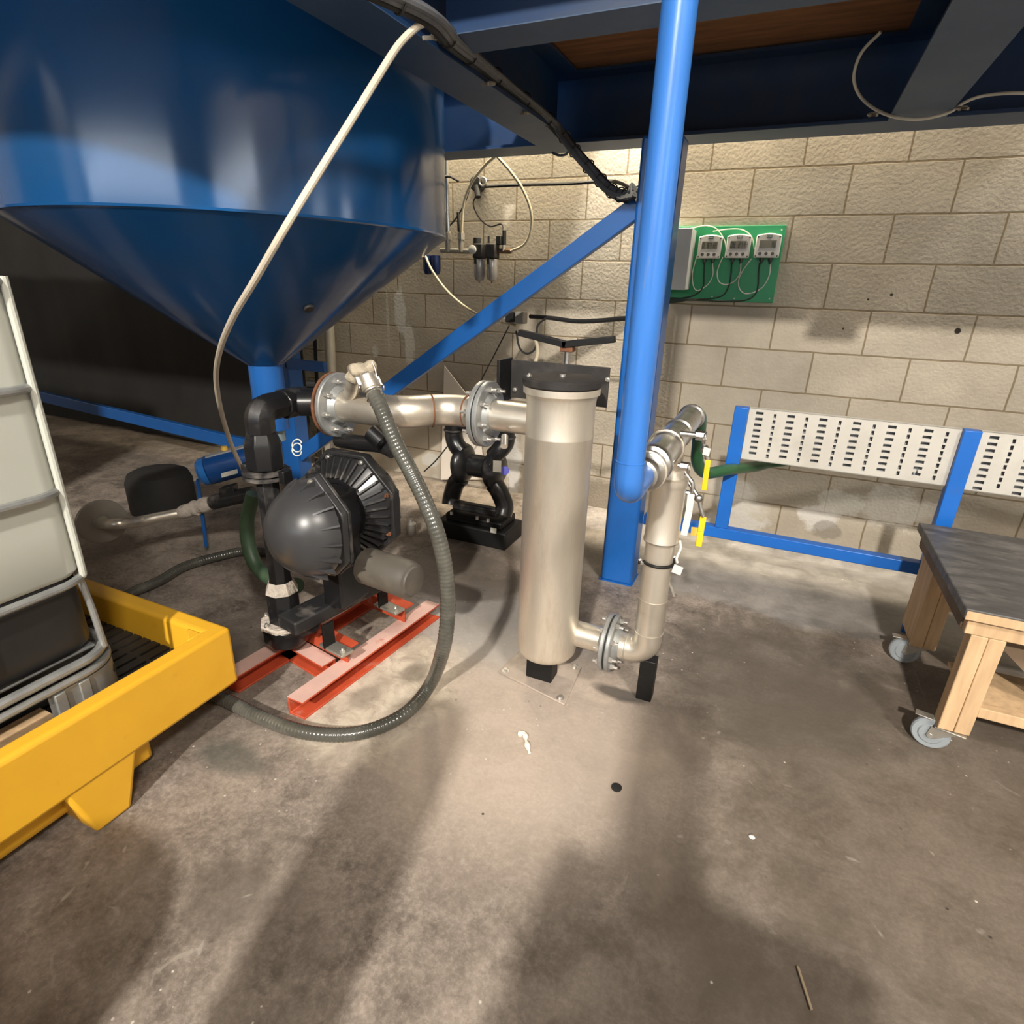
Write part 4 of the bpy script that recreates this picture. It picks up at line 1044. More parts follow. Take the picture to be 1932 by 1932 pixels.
def caster(x, y, ang):
    d = V((math.cos(ang), math.sin(ang), 0)); s_ = V((-d.y, d.x, 0))
    c = V((x, y, .056)) + d * .045
    k = MB(); k.obox((x, y, .101), d, s_, (0, 0, 1), (.085, .07, .005)); k.cyl((x, y, .083), (x, y, .100), .024, seg=20)
    for q in (-1, 1):
        o = V((x, y, 0)) + s_ * (q * .021)
        k.prism([o - d * .02 + V((0, 0, .092)), o + d * .050 + V((0, 0, .092)), c + s_ * (q * .021) + V((0, 0, -.004)) + d * .012, c + s_ * (q * .021) + V((0, 0, -.008)) - d * .01], s_ * (.003 * q))
    ct = k.build('castor', 'zinc', wb, bevel=.001)
    MB().lathe(c - s_ * .016, s_, [(.012, 0), (.032, .001), (.036, .005), (.051, .005), (.0555, .010), (.0555, .024), (.051, .029), (.036, .029), (.032, .033), (.012, .034)], 36).build('wheel', 'caster_grey', ct)
    hub = MB().cyl(c - s_ * .026, c + s_ * .026, .008, seg=12).build('axle', 'bolt_metal', ct)
    MB().obox(V((x, y, .094)) + d * .075 + V((0, 0, .018)), d, s_, (-.2, 0, 1), (.05, .03, .004)).build('brake_tab', 'zinc', ct, bevel=.001)
caster(TX + .085, TYN + .045, 2.9); caster(TX + .085, TYF - .19, 3.1)
caster(TXR - .10, TYN + .045, -2.5); caster(TXR - .10, TYF - .21, -2.1)

# ------------------------------------------------------------------ blue stand carrying white perforated trays
ts = thing('tray_stand', 'low blue steel stand fixed to the post, carrying white perforated cable tray', 'rail', (.9, 2.80, 0))
MB().box((-.497, 2.775, .295), (2.6, 2.825, .350)).build('rail', 'rail_blue', ts, bevel=.004)
for x in (-.122, .735, 1.60):
    p_ = MB().box((x - .03, 2.775, .350), (x + .03, 2.825, .936)).build('upright', 'rail_blue', ts, bevel=.003)
    MB().box((x - .022, 2.79, 0), (x + .022, 2.82, .295)).build('stub_foot', 'rail_blue', p_, bevel=.003) if x > .7 else None
def tray(x0, x1, z0, z1, y):
    """real slots: a grid of faces with the slot cells left out, given thickness"""
    pitch = .1275; xs = {x0, x1}; zs = {z0, z1}; holes = []
    i = 0; x = x0 + .045
    while x < x1 - .02:
        if i % 2 == 0:
            for k in range(9):
                zc_ = z1 - .020 - .0262 * k; holes.append((x - .0155, x + .0155, zc_ - .0062, zc_ + .0062))
            x += .064
        else:
            for k in range(9):
                zc_ = z1 - .026 - .0262 * k; holes.append((x - .0055, x + .0055, zc_ - .0090, zc_ + .0090))
            x += .064
        if i == 10 and x0 < 0: xm = x - .064; holes.append((xm - .003, xm + .003, z1 - .020 - .0262 * 7 + .0062, z1 - .020 - .0262 * 6 - .0062))
        i += 1
    holes = [h for h in holes if h[1] < x1 - .005 and h[2] > z0 + .004]
    for h in holes: xs |= {h[0], h[1]}; zs |= {h[2], h[3]}
    xs = sorted(xs); zs = sorted(zs)
    mb = MB(); idx = {}
    def vid(i_, j_):
        if (i_, j_) not in idx: idx[(i_, j_)] = len(mb.v); mb.v.append(V((xs[i_], y, zs[j_])))
        return idx[(i_, j_)]
    for i_ in range(len(xs) - 1):
        cx = (xs[i_] + xs[i_ + 1]) / 2; hh = [h for h in holes if h[0] < cx < h[1]]
        for j_ in range(len(zs) - 1):
            cz_ = (zs[j_] + zs[j_ + 1]) / 2
            if any(h[2] < cz_ < h[3] for h in hh): continue
            mb.f.append((vid(i_, j_), vid(i_ + 1, j_), vid(i_ + 1, j_ + 1), vid(i_, j_ + 1)))
    t = mb.build('perforated_tray', 'tray_white', ts, smooth=0)
    md = t.modifiers.new('thickness', 'SOLIDIFY'); md.thickness = .0025; md.offset = -1
    b_ = MB(); b_.box((x0, y, z0 - .001), (x1, y + .03, z0 + .0015)); b_.box((x0, y, z1 - .0015), (x1, y + .03, z1 + .001))
    b_.build('tray_lip', 'tray_white', t)
    MB().box((x0, y + .028, z0), (x1, y + .0305, z1)).build('added_slot_backing', 'act_grey', t)  # backing plate added so the slots look dark
tray(-.090, .704, .697, .934, 2.80)
tray(.767, 1.569, .692, .934, 2.80)

# ------------------------------------------------------------------ green hose behind the stand
b = MB(); gp = [V((RX, yo + .80, RZ - .005)), V((RX + .008, 2.30, .965)), at(1318, 832, Y=2.42), at(1316, 872, Y=2.50), at(1332, 892, Y=2.60), at(1375, 886, Y=2.78 - .06), at(1425, 880, Y=2.95), at(1500, 868, Y=3.1), V((.9, 3.2, .80)), V((1.5, 3.2, .75))]
gr = crom(gp, 14)
gh = b.tube(gr, .026, 14).build('green_hose', 'green_hose'); tag(gh, 'dark green hose curving from the stainless valve run behind the white trays', 'hose')
gq = at(1408, 884, Y=2.9)
b = MB(); b.tube(crom([at(478, 932, Y=1.62), at(466, 985, Y=1.60), at(472, 1040, Y=1.58), at(492, 1078, Y=1.56), at(528, 1098, Y=1.52), at(560, 1105, Y=1.45)], 12), .030, 12)
for i in range(len(b.v)): pass
tag(b.build('flat_hose', 'green_flat'), 'drab green hose bulging left of the black pump column', 'hose')

# ------------------------------------------------------------------ meters on the green board
gb = thing('green_board', 'green backboard fixed to the block wall with three meters on it', 'board', (-.38, 3.66, 1.37))
MB().box((-.665, 3.652, 1.368), (-.098, 3.671, 1.752)).build('panel', 'green_board', gb, bevel=.002)
pn = gb.children[0]
for x, z in ((-.118, 1.73), (-.118, 1.39), (-.30, 1.385), (-.42, 1.39)): MB().cyl((x, 3.649, z), (x, 3.653, z), .004, seg=10).build('panel_screw', 'white_cable', pn)
bx_ = thing('grey_enclosure', 'light grey enclosure mounted at the left of the green board', 'box', (-.63, 3.58, 1.42))
MB().box((-.70, 3.505, 1.422), (-.552, 3.651, 1.728)).build('case', 'box_grey', bx_, bevel=.004)
MB().box((-.702, 3.498, 1.420), (-.550, 3.505, 1.730)).build('cover', 'box_grey', bx_, bevel=.003)
def seven(mb, x, z, w, h, y, segs):
    t = w * .2
    for s_ in segs:
        if s_ == 'a': mb.box((x, y, z + h - t), (x + w, y + .0006, z + h))
        if s_ == 'g': mb.box((x, y, z + h / 2 - t / 2), (x + w, y + .0006, z + h / 2 + t / 2))
        if s_ == 'd': mb.box((x, y, z), (x + w, y + .0006, z + t))
        if s_ == 'f': mb.box((x, y, z + h / 2), (x + t, y + .0006, z + h))
        if s_ == 'e': mb.box((x, y, z), (x + t, y + .0006, z + h / 2))
        if s_ == 'b': mb.box((x + w - t, y, z + h / 2), (x + w, y + .0006, z + h))
        if s_ == 'c': mb.box((x + w - t, y, z), (x + w, y + .0006, z + h / 2))
D7 = {'0': 'abcdef', '1': 'bc', '2': 'abged', '3': 'abgcd', '4': 'fgbc', '5': 'afgcd', '6': 'afgedc', '7': 'abc', '8': 'abcdefg', '9': 'abcdfg', ' ': ''}
def meter(cx, cz, digits, label, cables):
    yb, yf = 3.652, 3.590
    t = thing('flow_meter', label, 'meter', (cx, yb, cz - .055), 'flow meters on the green board')
    w, h = .124, .108
    hw = w / 2
    top = [(cx - hw + 2 * hw * k / 8, cz + h / 2 + .010 * math.sin(PI * k / 8)) for k in range(9)]
    poly = [(x, yf, z) for x, z in top] + [(cx + hw, yf, cz - h / 2), (cx - hw, yf, cz - h / 2)]
    bz = MB().prism(poly, (0, .012, 0)).build('front_cover', 'meter_face', t, bevel=.006, segs=3)
    MB().box((cx - hw + .006, yf + .012, cz - h / 2 + .004), (cx + hw - .006, yb, cz + h / 2 + .004)).build('case', 'meter_face', t, bevel=.006)
    sc = MB().box((cx - .042, yf - .0012, cz - .008), (cx + .040, yf + .002, cz + .030)).build('display', 'lcd', t)
    fr = MB(); fr.box((cx - .048, yf - .003, cz - .012), (cx - .042, yf + .002, cz + .032)); fr.build('display_frame', 'white_tag', sc)
    dg = MB(); n_ = len(digits)
    for i, d in enumerate(digits):
        seven(dg, cx - .038 + i * .0125, cz - .002, .009, .026, yf - .0019, D7[d])
    dg.build('digits', 'lcd_digit', sc)
    for k in (-1, 0, 1): MB().cyl((cx + k * .031 - .002, yf - .003, cz - .034), (cx + k * .031 - .002, yf + .002, cz - .034), .0085, seg=18).build('button', 'button', t, bevel=.001)
    lb = MB().box((cx - .012, yf - .001, cz + .042), (cx + .014, yf + .002, cz + .055)).build('maker_badge', 'label_green', t)
    gl = MB()
    for k in range(4): gl.box((cx - .009 + k * .0055, yf - .0016, cz + .0455), (cx - .0055 + k * .0055, yf - .0008, cz + .0515))
    gl.build('badge_marks', 'meter_face', lb)
    for sx in (-1, 1):
        for sz in (-1, 1): MB().cyl((cx + sx * .053, yf - .0015, cz + sz * .046), (cx + sx * .053, yf + .002, cz + sz * .046), .0042, seg=10).build('cover_screw', 'button', t)
    for dx in (-.022, .022):
        gln = MB(); gln.cyl((cx + dx, 3.625, cz - .054), (cx + dx, 3.625, cz - .070), .011, seg=8); gln.cyl((cx + dx, 3.625, cz - .07), (cx + dx, 3.625, cz - .084), .007, .004, seg=10); gln.build('cable_gland', 'black_plastic', t)
    for nm, material, r_, pts in cables:
        MB().tube(crom([at(px, py, Y=yy) for px, py, yy in pts], 8), r_, 7).build(nm, material, t)
mets = [(-.464, 1.640, '0 8712', 'leftmost grey meter on the green board, beside the grey enclosure',
   [('signal_cable', 'white_cable', .0028, [(1344, 496, 3.62), (1345, 518, 3.64), (1336, 536, 3.645), (1318, 548, 3.645), (1309, 542, 3.645), (1306, 520, 3.645), (1310, 500, 3.645), (1316, 480, 3.645)]),
    ('power_cable', 'green_dark_cable', .0038, [(1329, 496, 3.62), (1328, 520, 3.64), (1326, 542, 3.645), (1312, 556, 3.645), (1290, 562, 3.645), (1262, 565, 3.645)])]),
  (-.317, 1.643, '08 2714', 'middle grey meter of the three on the green board',
   [('signal_cable', 'white_cable', .0028, [(1398, 496, 3.62), (1396, 515, 3.64), (1386, 530, 3.645), (1370, 537, 3.645), (1357, 532, 3.645), (1353, 515, 3.645), (1358, 498, 3.645), (1364, 485, 3.645)]),
    ('power_cable', 'green_dark_cable', .0038, [(1380, 496, 3.62), (1379, 518, 3.64), (1374, 542, 3.645), (1362, 558, 3.645), (1335, 564, 3.645), (1300, 564, 3.643), (1262, 565, 3.643)])]),
  (-.170, 1.646, '    19', 'rightmost grey meter on the green board, reading only two digits',
   [('signal_cable', 'white_cable', .0030, [(1454, 498, 3.62), (1451, 520, 3.64), (1440, 540, 3.645), (1424, 551, 3.645), (1406, 554, 3.645), (1395, 544, 3.645), (1394, 527, 3.645), (1403, 508, 3.645), (1418, 488, 3.645)]),
    ('power_cable', 'green_dark_cable', .0040, [(1433, 496, 3.62), (1431, 515, 3.64), (1430, 540, 3.645), (1424, 556, 3.643), (1404, 567, 3.642), (1360, 568, 3.641), (1310, 566, 3.641), (1262, 567, 3.641)])])]
for a in mets: meter(*a)
for nm, px in (('looping_cable', [(1300, 432, 3.63), (1330, 426, 3.645), (1352, 432, 3.645), (1366, 452, 3.645), (1370, 470, 3.645)]), ('looping_cable', [(1345, 436, 3.645), (1380, 432, 3.645), (1402, 434, 3.645), (1418, 447, 3.645), (1423, 470, 3.645)])):
    o = MB().tube(crom([at(*p[:2], Y=p[2]) for p in px], 8), .0028, 7).build(nm, 'white_cable')
    tag(o, 'thin pale cable arching above the leftmost meter' if px[0][0] == 1300 else 'thin pale cable arching above the middle meter', 'cable')
b = MB()
for i in range(5):
    b.tube(crom([at(1245 - i, 560 + i * 2, Y=3.62), at(1262, 562 + i * 2.2, Y=3.63), at(1280, 563 + i * 1.5, Y=3.64), at(1300, 565, Y=3.642)], 6), .004, 6)
b.build('cable_loom', 'green_dark_cable', gb)

# ------------------------------------------------------------------ air preparation unit on the wall
ap = thing('air_preparation_unit', 'air filter and regulator set with pipework on the block wall right of the hopper', 'regulator', (-1.9, 3.6, 1.5))
b = MB(); b.tube([at(832, 472, Y=3.6), at(880, 474, Y=3.6), at(900, 474, Y=3.6)], .016, 10); b.build('air_pipe', 'conduit_grey', ap)
b = MB(); b.tube([at(930, 473, Y=3.6), at(965, 474, Y=3.6)], .015, 10); b.build('air_pipe', 'brass_dull', ap)
for px, py0, py1, nm in ((905, 459, 505, 'filter_bowl'), (929, 468, 505, 'lubricator_bowl')):
    p = at(px, 484, Y=3.585)
    hd = MB().box((p.x - .035, 3.55, p.z - .012), (p.x + .035, 3.62, p.z + .075)).build('body_block', 'dark_plate', ap, bevel=.008)
    MB().lathe((p.x, 3.585, p.z - .015), (0, 0, -1), [(.034, 0), (.036, .01), (.036, .10), (.028, .125), (.008, .132), (.006, .145), (0, .146)], 20).build(nm, 'bowl_clear', hd)
    MB().box((p.x - .02, 3.545, p.z - .045), (p.x - .002, 3.552, p.z - .012)).build('sight_window', 'rubber', hd)
p = at(900, 458, Y=3.585); MB().cyl((p.x, 3.585, p.z - .06), (p.x, 3.585, p.z + .03), .024, seg=16).build('adjuster_knob', 'rubber', ap, bevel=.003)
p = at(892, 471, Y=3.55); MB().lathe(p, (0, -1, 0), [(.026, 0), (.026, .012), (.022, .014), (0, .014)], 20).build('pressure_gauge', 'gauge_face', ap)
p = at(922, 452, Y=3.59); MB().cyl((p.x, 3.59, p.z - .05), (p.x, 3.59, p.z + .02), .007, seg=8).build('oil_screw', 'rubber', ap)
p = at(948, 452, Y=3.59); b = MB(); b.box((p.x - .035, 3.565, p.z - .03), (p.x - .002, 3.61, p.z + .02)); b.cyl((p.x + .012, 3.59, p.z - .03), (p.x + .012, 3.59, p.z + .055), .013, seg=10); b.build('solenoid', 'rubber', ap, bevel=.004)
b = MB(); b.cyl(at(950, 462, Y=3.59), at(950, 474, Y=3.59), .008, seg=8); b.build('solenoid_stem', 'bolt_metal', ap)
for px in (845, 870):
    b = MB(); b.cyl(at(px, 436, Y=3.59), at(px, 475, Y=3.59), .017, seg=12); b.cyl(at(px, 440, Y=3.59), at(px, 452, Y=3.59), .026, seg=6); b.build('ball_valve', 'conduit_grey', ap)
    b = MB(); b.bar(at(px - 6, 400, Y=3.56), at(px - 4, 437, Y=3.56), .012, .016, (1, 0, 0)); b.build('valve_lever', 'rubber', ap, bevel=.003)
for px in (807, 822):
    p = at(px, 482, Y=3.58)
    MB().lathe((p.x, 3.58, p.z), (0, 0, -1), [(.030, 0), (.032, .02), (.032, .09), (.022, .115), (0, .12)], 16).build('guard_bowl', 'bowl_blue', ap)
cd = MB(); cd.tube([at(842, 285, Y=3.62), at(843, 340, Y=3.62), at(846, 440, Y=3.61)], .012, 10)
co = cd.build('wall_conduit', 'steel'); tag(co, 'thin metal conduit running down the wall to the air regulator', 'conduit')
MB().tube([at(835, 333, Y=3.60), at(850, 333, Y=3.60), at(866, 342, Y=3.62)], .008, 8).build('pipe_clip', 'dark_plate', co)
def wire(name, pts, r, material, label, cat='cable', n=8, seg=8):
    o = MB().tube(crom([at(p[0], p[1], Y=p[2]) for p in pts], n), r, seg).build(name, material)
    return tag(o, label, cat)
wire('air_tube', [(871, 440, 3.58), (875, 385, 3.56), (890, 345, 3.52), (915, 312, 3.48), (935, 294, 3.45)], .0085, 'cream_dull', 'cream air tube rising from the regulator to the beam', 'tube')
wire('air_tube', [(938, 295, 3.45), (962, 322, 3.47), (985, 355, 3.5), (1001, 395, 3.53), (1002, 430, 3.55), (990, 460, 3.57), (964, 474, 3.59)], .0085, 'cream_dull', 'cream air tube looping down from the beam to the right end of the regulator', 'tube')
wire('cable', [(901, 365, 3.6), (893, 385, 3.6), (905, 412, 3.62), (925, 427, 3.62), (946, 423, 3.62), (949, 440, 3.6)], .0045, 'rubber', 'thin black cable drooping from the round socket to the solenoid')
wire('cable', [(887, 352, 3.6), (876, 385, 3.61), (858, 415, 3.62), (832, 442, 3.62)], .005, 'rubber', 'thin black cable running from the socket down behind the hopper')
sk_ = thing('round_socket', 'black round socket on the block wall above the air regulator', 'socket', at(903, 362, Y=3.62))
MB().lathe(at(905, 348, Y=3.665), (0, -1, 0), [(.045, 0), (.045, .05), (.036, .06), (0, .062)], 20).build('socket_body', 'rubber', sk_)
b = MB(); b.cyl(at(900, 352, Y=3.62), at(902, 372, Y=3.6), .024, .018, seg=12); b.build('plug', 'rubber', sk_)
MB().torus(at(911, 343, Y=3.605), (0, 1, 0), .022, .006, 20, 6).build('socket_ring', 'zinc', sk_)
wire('black_cable', [(915, 352, 3.61), (980, 349, 3.60), (1060, 347, 3.59), (1110, 344, 3.58), (1150, 341, 3.4), (1178, 349, 3.2), (1192, 362, 3.0)], .009, 'rubber', 'black cable stretched along the wall from the round socket to the blue post', n=8)
wire('air_tube', [(803, 484, 3.50), (815, 510, 3.45), (840, 545, 3.40), (870, 573, 3.3), (900, 592, 3.2), (935, 605, 3.1), (975, 614, 3.0)], .0075, 'cream_dull', 'cream air tube sagging from behind the hopper to the solenoid valve', 'tube')
sv = thing('solenoid_valve', 'small grey solenoid valve held above the filter bracket', 'valve', at(970, 600, Y=3.0))
p = at(985, 599, Y=3.0); MB().box((p.x - .03, 2.97, p.z - .032), (p.x + .02, 3.03, p.z + .03)).build('valve_body', 'conduit_grey', sv, bevel=.004)
p = at(965, 598, Y=3.0); MB().box((p.x - .025, 2.97, p.z - .028), (p.x + .022, 3.03, p.z + .024)).build('coil', 'rubber', sv, bevel=.006)
p = at(950, 600, Y=3.0); MB().cyl((p.x - .03, 3.0, p.z), (p.x + .02, 3.0, p.z), .014, seg=10).build('port_fitting', 'zinc', sv)
wire('black_cable', [(1000, 597, 3.0), (1040, 600, 2.96), (1085, 606, 2.92), (1130, 605, 2.88), (1175, 601, 2.84), (1205, 602, 2.78)], .011, 'rubber', 'thick black cable from the solenoid valve to the blue post')
wire('cable', [(1030, 600, 2.96), (1014, 615, 2.9), (1013, 640, 2.9), (1008, 660, 2.9), (993, 667, 2.9), (980, 655, 2.9), (974, 625, 2.95)], .0055, 'rubber', 'black cable hanging in a small loop under the solenoid valve')
wire('air_tube', [(1008, 634, 2.8), (1014, 655, 2.7), (1013, 675, 2.6), (1004, 695, 2.5), (996, 720, 2.4)], .009, 'cream_dull', 'short cream tube dropping behind the filter bracket', 'tube')
wire('thin_wire', [(961, 614, 3.3), (935, 665, 3.3), (902, 730, 3.25), (880, 790, 3.2), (830, 860, 3.2), (800, 890, 3.2)], .0045, 'rubber', 'thin black wire slanting down across the wall towards the small pump', 'wire')
wire('wall_pipe', [(590, 560, 3.60), (594, 640, 3.60), (603, 830, 3.60), (608, 905, 3.60)], .014, 'rubber', 'thin dark pipe running up the wall behind the taped coupling', 'pipe', 3)
wire('wall_pipe', [(617, 540, 3.58), (622, 640, 3.58), (634, 880, 3.58), (637, 915, 3.58)], .038, 'conduit_grey', 'thick dusty grey pipe running up the wall behind the taped coupling', 'pipe', 3, 16)

# ------------------------------------------------------------------ cable bundle and clips under the mezzanine
cb_pts = [V((-1.06, 1.05, 2.085)), V((-1.10, 1.30, 2.075)), at(800, 25, Y=1.62), at(850, 75, Y=1.87), at(900, 115, Y=2.12), at(960, 165, Y=2.45), at(1010, 205, Y=2.72), at(1050, 240, Y=2.88), at(1085, 285, Y=2.86), at(1120, 325, Y=2.80), at(1150, 357, Y=2.72), at(1178, 369, Y=2.66), at(1196, 362, Y=2.64)]
cl_ = crom(cb_pts, 14)
cbu = thing('cable_bundle', 'thick grey and black cable bundle strapped along the mezzanine beam down to the post', 'cable', cl_[0])
def offset_path(path, ox, oz):
    out = []
    for i, p in enumerate(path):
        t = (path[min(i + 1, len(path) - 1)] - path[max(i - 1, 0)]).normalized()
        s_ = t.cross(V((0, 0, 1))).normalized(); u_ = s_.cross(t)
        out.append(p + s_ * ox + u_ * oz)
    return out
for ox, oz, r_, m_ in ((-.018, -.006, .013, 'rubber'), (-.004, -.014, .012, 'rubber'), (.010, -.008, .012, 'grey_cable'), (.022, -.002, .011, 'grey_cable'), (.006, .008, .012, 'grey_cable'), (-.010, .010, .010, 'rubber')):
    MB().tube(offset_path(cl_, ox, oz), r_, 8).build('cable', m_, cbu)
for k in (24, 40, 52, 64, 78, 92, 104, 112, 122, 132, 142, 150, 156):
    if k < len(cl_) - 1:
        t = (cl_[k + 1] - cl_[k - 1]).normalized()
        MB().torus(cl_[k], t, .0275, .0028, 24, 6).build('cable_tie', 'rubber', cbu)
b = MB()
for i in range(6):
    a = random.uniform(0, 6); b.tube(crom([at(1165 + i * 3, 372 - i * 2, Y=2.64), at(1175 + i * 3, 365 + 8 * math.sin(a), Y=2.62), at(1192, 355 + 12 * math.cos(a), Y=2.62), at(1203, 352 + i * 5, Y=2.66)], 5), .004, 6)
b.build('loose_ties', 'white_cable', cbu)
def clip(px, py, label, s_=1.0, Z=ZB - .004):
    p = at(px, py, Z=Z); b_ = MB(); b_.cyl(p + V((0, 0, .0)), p - V((0, 0, .006 * s_)), .022 * s_, seg=16)
    for dx in (-1, 1): b_.bar(p + V((dx * .004 * s_, -.004, -.005)), p + V((dx * .015 * s_, -.055 * s_, -.020 * s_)), .008 * s_, .010 * s_)
    tag(b_.build('cable_clip', 'conduit_grey'), label, 'clip', 'cable clips stuck to the beams')
clip(826, 68, 'pale cable clip at the top end of the white air hose'); clip(926, 156, 'second cable clip down the cross beam, beside the cable bundle', .8); clip(992, 212, 'lowest cable clip on the cross beam, beside the cable bundle', .7)
clip(1647, 214, 'cable clip left of the wide beam over the wall', .9, ZB + .0 - .004); clip(1815, 202, 'cable clip right of the wide beam over the wall', .9, ZB - .004)
wire('thin_cable', [(1662, 60, 2.9), (1625, 100, 2.95), (1611, 145, 3.05), (1622, 180, 3.12), (1650, 205, 3.10), (1690, 221, 3.06), (1740, 224, 3.05), (1790, 212, 3.06), (1818, 194, 3.10), (1850, 182, 3.17), (1900, 176, 3.16), (1960, 176, 3.15)], .006, 'white_cable', 'thin grey cable swagged between clips under the right of the mezzanine')
wire('cable_loop', [(1042, 288, 3.1), (1055, 293, 3.08), (1068, 291, 3.06), (1074, 283, 3.05)], .006, 'grey_cable', 'small cable loop hanging below the beam near the bundle')

# ------------------------------------------------------------------ white air hose hanging in front of the hopper
wh = crom([at(806, 41, Y=1.66), at(785, 52, Y=1.60), at(752, 85, Y=1.52), at(715, 142, Y=1.42), at(670, 215, Y=1.32), at(600, 328, Y=1.22), at(535, 435, Y=1.16), at(480, 530, Y=1.18), at(440, 598, Y=1.24), at(415, 660, Y=1.34), at(408, 715, Y=1.46), at(417, 775, Y=1.58), at(437, 840, Y=1.72), at(461, 892, Y=1.84)], 10)
o = MB().tube(wh, .0092, 10).build('air_hose', 'cream_hose'); tag(o, 'long off-white air hose hanging from the beam in front of the hopper', 'hose')

# ------------------------------------------------------------------ actuated valve line under the hopper
av = thing('actuated_valve', 'blue pneumatic actuator on a valve under the hopper', 'valve', at(440, 1000, Y=1.95))
a0 = at(392, 888, Y=1.88); a1 = at(474, 866, Y=2.02); ad_ = (a1 - a0).normalized()
ac = MB().lathe(a0, ad_, [(.066, 0), (.072, .006), (.072, (a1 - a0).length)], 36).build('actuator', 'act_blue', av)
MB().lathe(a0 + ad_ * .001, -ad_, [(.070, 0), (.068, .028), (.060, .034), (.055, .042), (0, .043)], 36).build('end_cap', 'act_cap', ac)
b = MB(); n_ = V((0, 0, 1)); b.obox((a0 + a1) / 2 + V((0, 0, .066)), ad_, n_.cross(ad_), n_, ((a1 - a0).length, .05, .02)); b.build('top_rail', 'act_grey', ac, bevel=.004)
b = MB(); b.cyl((a0 + a1) / 2 + V((-.02, 0, .074)), (a0 + a1) / 2 + V((-.02, 0, .092)), .017, .014, seg=16); b.build('position_cap', 'yellow_tag', ac)
p = at(433, 893, Y=1.89); MB().obox(p, ad_, (.4, -.9, 0), (0, 0, 1), (.075, .004, .022)).build('plate_label', 'white_cable', ac)
b = MB(); v0 = at(398, 949, Y=1.93); v1 = at(470, 932, Y=2.02); vd = (v1 - v0).normalized()
b.lathe(v0, vd, [(.036, 0), (.040, .01), (.040, .22), (.036, .24)], 8, PI / 8); b.obox((v0 + v1) / 2 + V((0, 0, .045)), vd, V((0, 0, 1)).cross(vd), (0, 0, 1), (.08, .06, .05)); b.build('valve_body', 'black_dusty', av, bevel=.004)
b = MB(); t0 = at(340, 968, Y=1.86)
td = (v0 - t0).normalized(); L_ = (v0 - t0).length
b.lathe(t0, td, [(.030, 0), (.034, .01), (.038, .03), (.036, .07), (.030, .08), (.030, L_ - .10), (.043, L_ - .098), (.043, L_ - .086), (.033, L_ - .08), (.033, L_ - .055), (.042, L_ - .05), (.042, L_ - .03), (.035, L_)], 18)
b.build('taped_union', 'tape_cream', av)
fc = at(193, 984, Y=1.56)
fn = V((.66, .74, .05)).normalized()
fn = (EYE - fc); fn.z = 0; fn = (fn.normalized() + V((.25, .1, .0))).normalized()
sp0 = at(222, 985, Y=1.60); b = MB(); b.tube(crom([fc, fc + fn * .03 + V((.02, .0, 0)), at(228, 988, Y=1.57), at(262, 984, Y=1.68), at(300, 976, Y=1.77), t0, t0 + td * .03], 8), .027, 18); b.build('bend_pipe', 'stainless', av)
fg = MB().lathe(fc - fn * .012, fn, [(0, 0), (.106, 0), (.110, .004), (.110, .016), (.106, .02), (.040, .02), (.034, .03)], 44).build('blank_flange', 'conduit_grey', av)
st = MB().bar(at(373, 905, Y=1.93), at(390, 1030, Y=1.93), .016, .042, (.7, -.7, 0)).build('stand', 'blue_paint', av, bevel=.002)
q = at(391, 1036, Z=0); MB().box((q.x - .04, q.y - .035, 0), (q.x + .04, q.y + .035, .006)).build('stand_plate', 'conduit_grey', st)
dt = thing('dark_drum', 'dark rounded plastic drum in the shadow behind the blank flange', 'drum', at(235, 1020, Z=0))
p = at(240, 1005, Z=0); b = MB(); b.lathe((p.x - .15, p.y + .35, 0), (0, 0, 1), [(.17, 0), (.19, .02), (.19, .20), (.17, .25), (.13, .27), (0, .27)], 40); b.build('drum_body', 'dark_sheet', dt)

# ------------------------------------------------------------------ small things on the floor
b = MB(); ps = [at(978, 1384, Z=.004), at(990, 1386, Z=.007), at(993, 1400, Z=.007), at(999, 1420, Z=.004)]
b.tube(crom(ps, 6), [.007 + .003 * math.sin(i) for i in range(19)], 8); b.sph(at(986, 1383, Z=.004), .012, (1.2, .7, .5))
tag(b.build('putty_blob', 'putty'), 'cream smear of putty on the floor in front of the filter plate', 'putty')
p = at(1163, 1487, Z=0); tag(MB().lathe(p, (0, 0, 1), [(.015, 0), (.016, .002), (.016, .005), (.010, .007), (0, .007)], 20).build('rubber_cap', 'rubber'), 'small black rubber disc lying on the floor', 'cap')
tag(MB().bar(at(1505, 1824, Z=.004), at(1531, 1905, Z=.004), .005, .005).build('wood_sliver', 'wood_sliver'), 'long pale wood sliver on the brown floor near the bottom', 'stick')
p = at(1418, 1581, Z=.0); tag(MB().sph(p + V((0, 0, .004)), .008, (1.1, .9, .55), 10, 6).build('stone_chip', 'white_tag'), 'small white chip lying on the brown floor', 'chip')

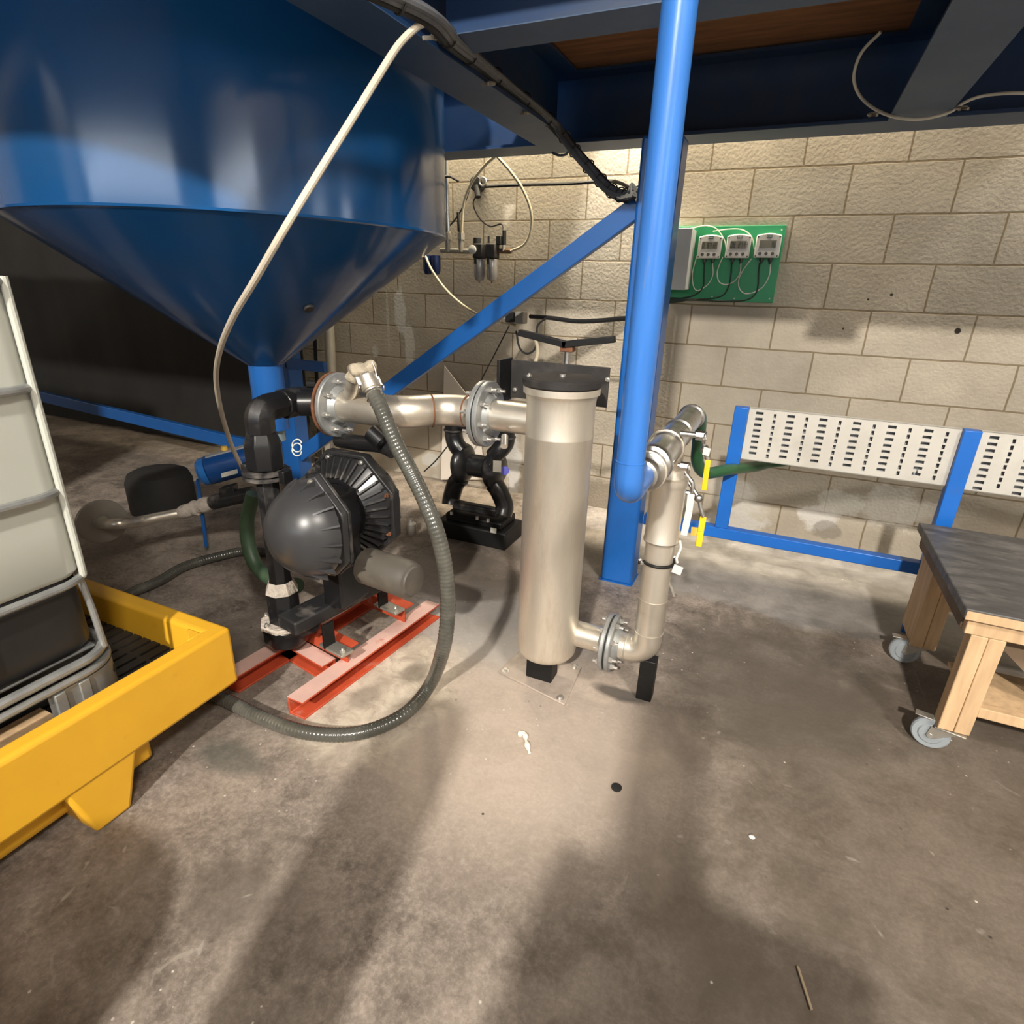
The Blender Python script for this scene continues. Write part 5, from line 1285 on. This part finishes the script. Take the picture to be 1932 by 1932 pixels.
# ------------------------------------------------------------------ behind the viewpoint: unseen blocks added to cast the floor shadows
tag(MB().box((-.10, -.80, 0), (.50, -.35, 1.16)).build('body_shadow_block', 'box_grey', None, bevel=.01), 'grey block added behind the viewpoint to cast the shadow of a standing viewer', 'shadow block')
tag(MB().box((.04, -.62, 1.162), (.20, -.42, 1.64)).build('head_shadow_block', 'timber', None, bevel=.006), 'narrow brown block added on the grey one to cast the head of its shadow', 'box')
bo = MB().lathe((-.52, -.40, 0), (0, 0, 1), [(.12, 0), (.12, 1.30), (.09, 1.36), (0, 1.38)], 32).build('band_shadow_post', 'yellow_pe')
tag(bo, 'thick yellow post added left of the viewpoint to cast the shadow band', 'shadow post')
tag(MB().box((-5.0, -.75, 0), (-3.0, -.15, 2.35)).build('left_shadow_block', 'box_grey', None, bevel=.01), 'tall grey block added left of the yellow bund, outside the view, to shade the floor', 'shade block')
dr = MB().lathe((-1.02, -.72, 0), (0, 0, 1), [(.27, 0), (.285, .01), (.28, .02), (.28, .30), (.287, .31), (.28, .32), (.28, .60), (.287, .61), (.28, .62), (.28, .90), (.287, .91), (.26, .915), (0, .915)], 40).build('corner_shadow_drum', 'act_blue')
tag(dr, 'dark blue drum added behind the yellow post, outside the view, to shade the floor corner', 'drum')

# ------------------------------------------------------------------ light
def area(name, loc, target, size, sizey, power, col=(1, 0.93, 0.84)):
    ld = bpy.data.lights.new(name, 'AREA'); ld.shape = 'RECTANGLE'; ld.size = size; ld.size_y = sizey; ld.energy = power; ld.color = col
    o = bpy.data.objects.new(name, ld); COL.objects.link(o); o.location = loc
    d = V(target) - V(loc); o.rotation_euler = d.to_track_quat('-Z', 'Y').to_euler()
    return o
area('lamp_and_fill_light', (.78, -6.4, 5.9), (-.3, 1.2, .3), .26, .2, 1150)
area('lamp_and_fill_light', (3.5, -2.6, 5.9), (-.3, 1.6, .3), 1.0, .6, 380)
area('lamp_and_fill_light', (-1.35, 3.5, 3.0), (-1.35, 3.56, 0), 2.2, .08, 130, (1, .86, .62))
area('lamp_and_fill_light', (1.2, 3.49, 3.0), (1.2, 3.56, 0), 2.8, .08, 45, (1, .90, .74))  # added fill strip, evens out the light on the upper right wall
def spot(name, loc, target, deg, blend, power, col=(1, .95, .86), size=.05):
    ld = bpy.data.lights.new(name, 'SPOT'); ld.energy = power; ld.spot_size = math.radians(deg); ld.spot_blend = blend; ld.color = col; ld.shadow_soft_size = size
    o = bpy.data.objects.new(name, ld); COL.objects.link(o); o.location = loc
    o.rotation_euler = (V(target) - V(loc)).to_track_quat('-Z', 'Y').to_euler(); return o
spot('deck_spot_light', (-.96, 3.45, 3.2), (-.96, 3.63, 2.0), 24, .15, 480)
spot('deck_spot_light', (1.5, 3.45, 3.2), (1.12, 3.64, 2.1), 26, .2, 130)
W = bpy.data.worlds.new('world'); SC.world = W; W.use_nodes = True
W.node_tree.nodes['Background'].inputs['Color'].default_value = (.8, .9, 1, 1)
W.node_tree.nodes['Background'].inputs['Strength'].default_value = .02
vs_ = SC.view_settings
vs_.view_transform = 'Standard'; vs_.look = 'None'; vs_.gamma = 1; vs_.use_curve_mapping = False; vs_.exposure = 0.0
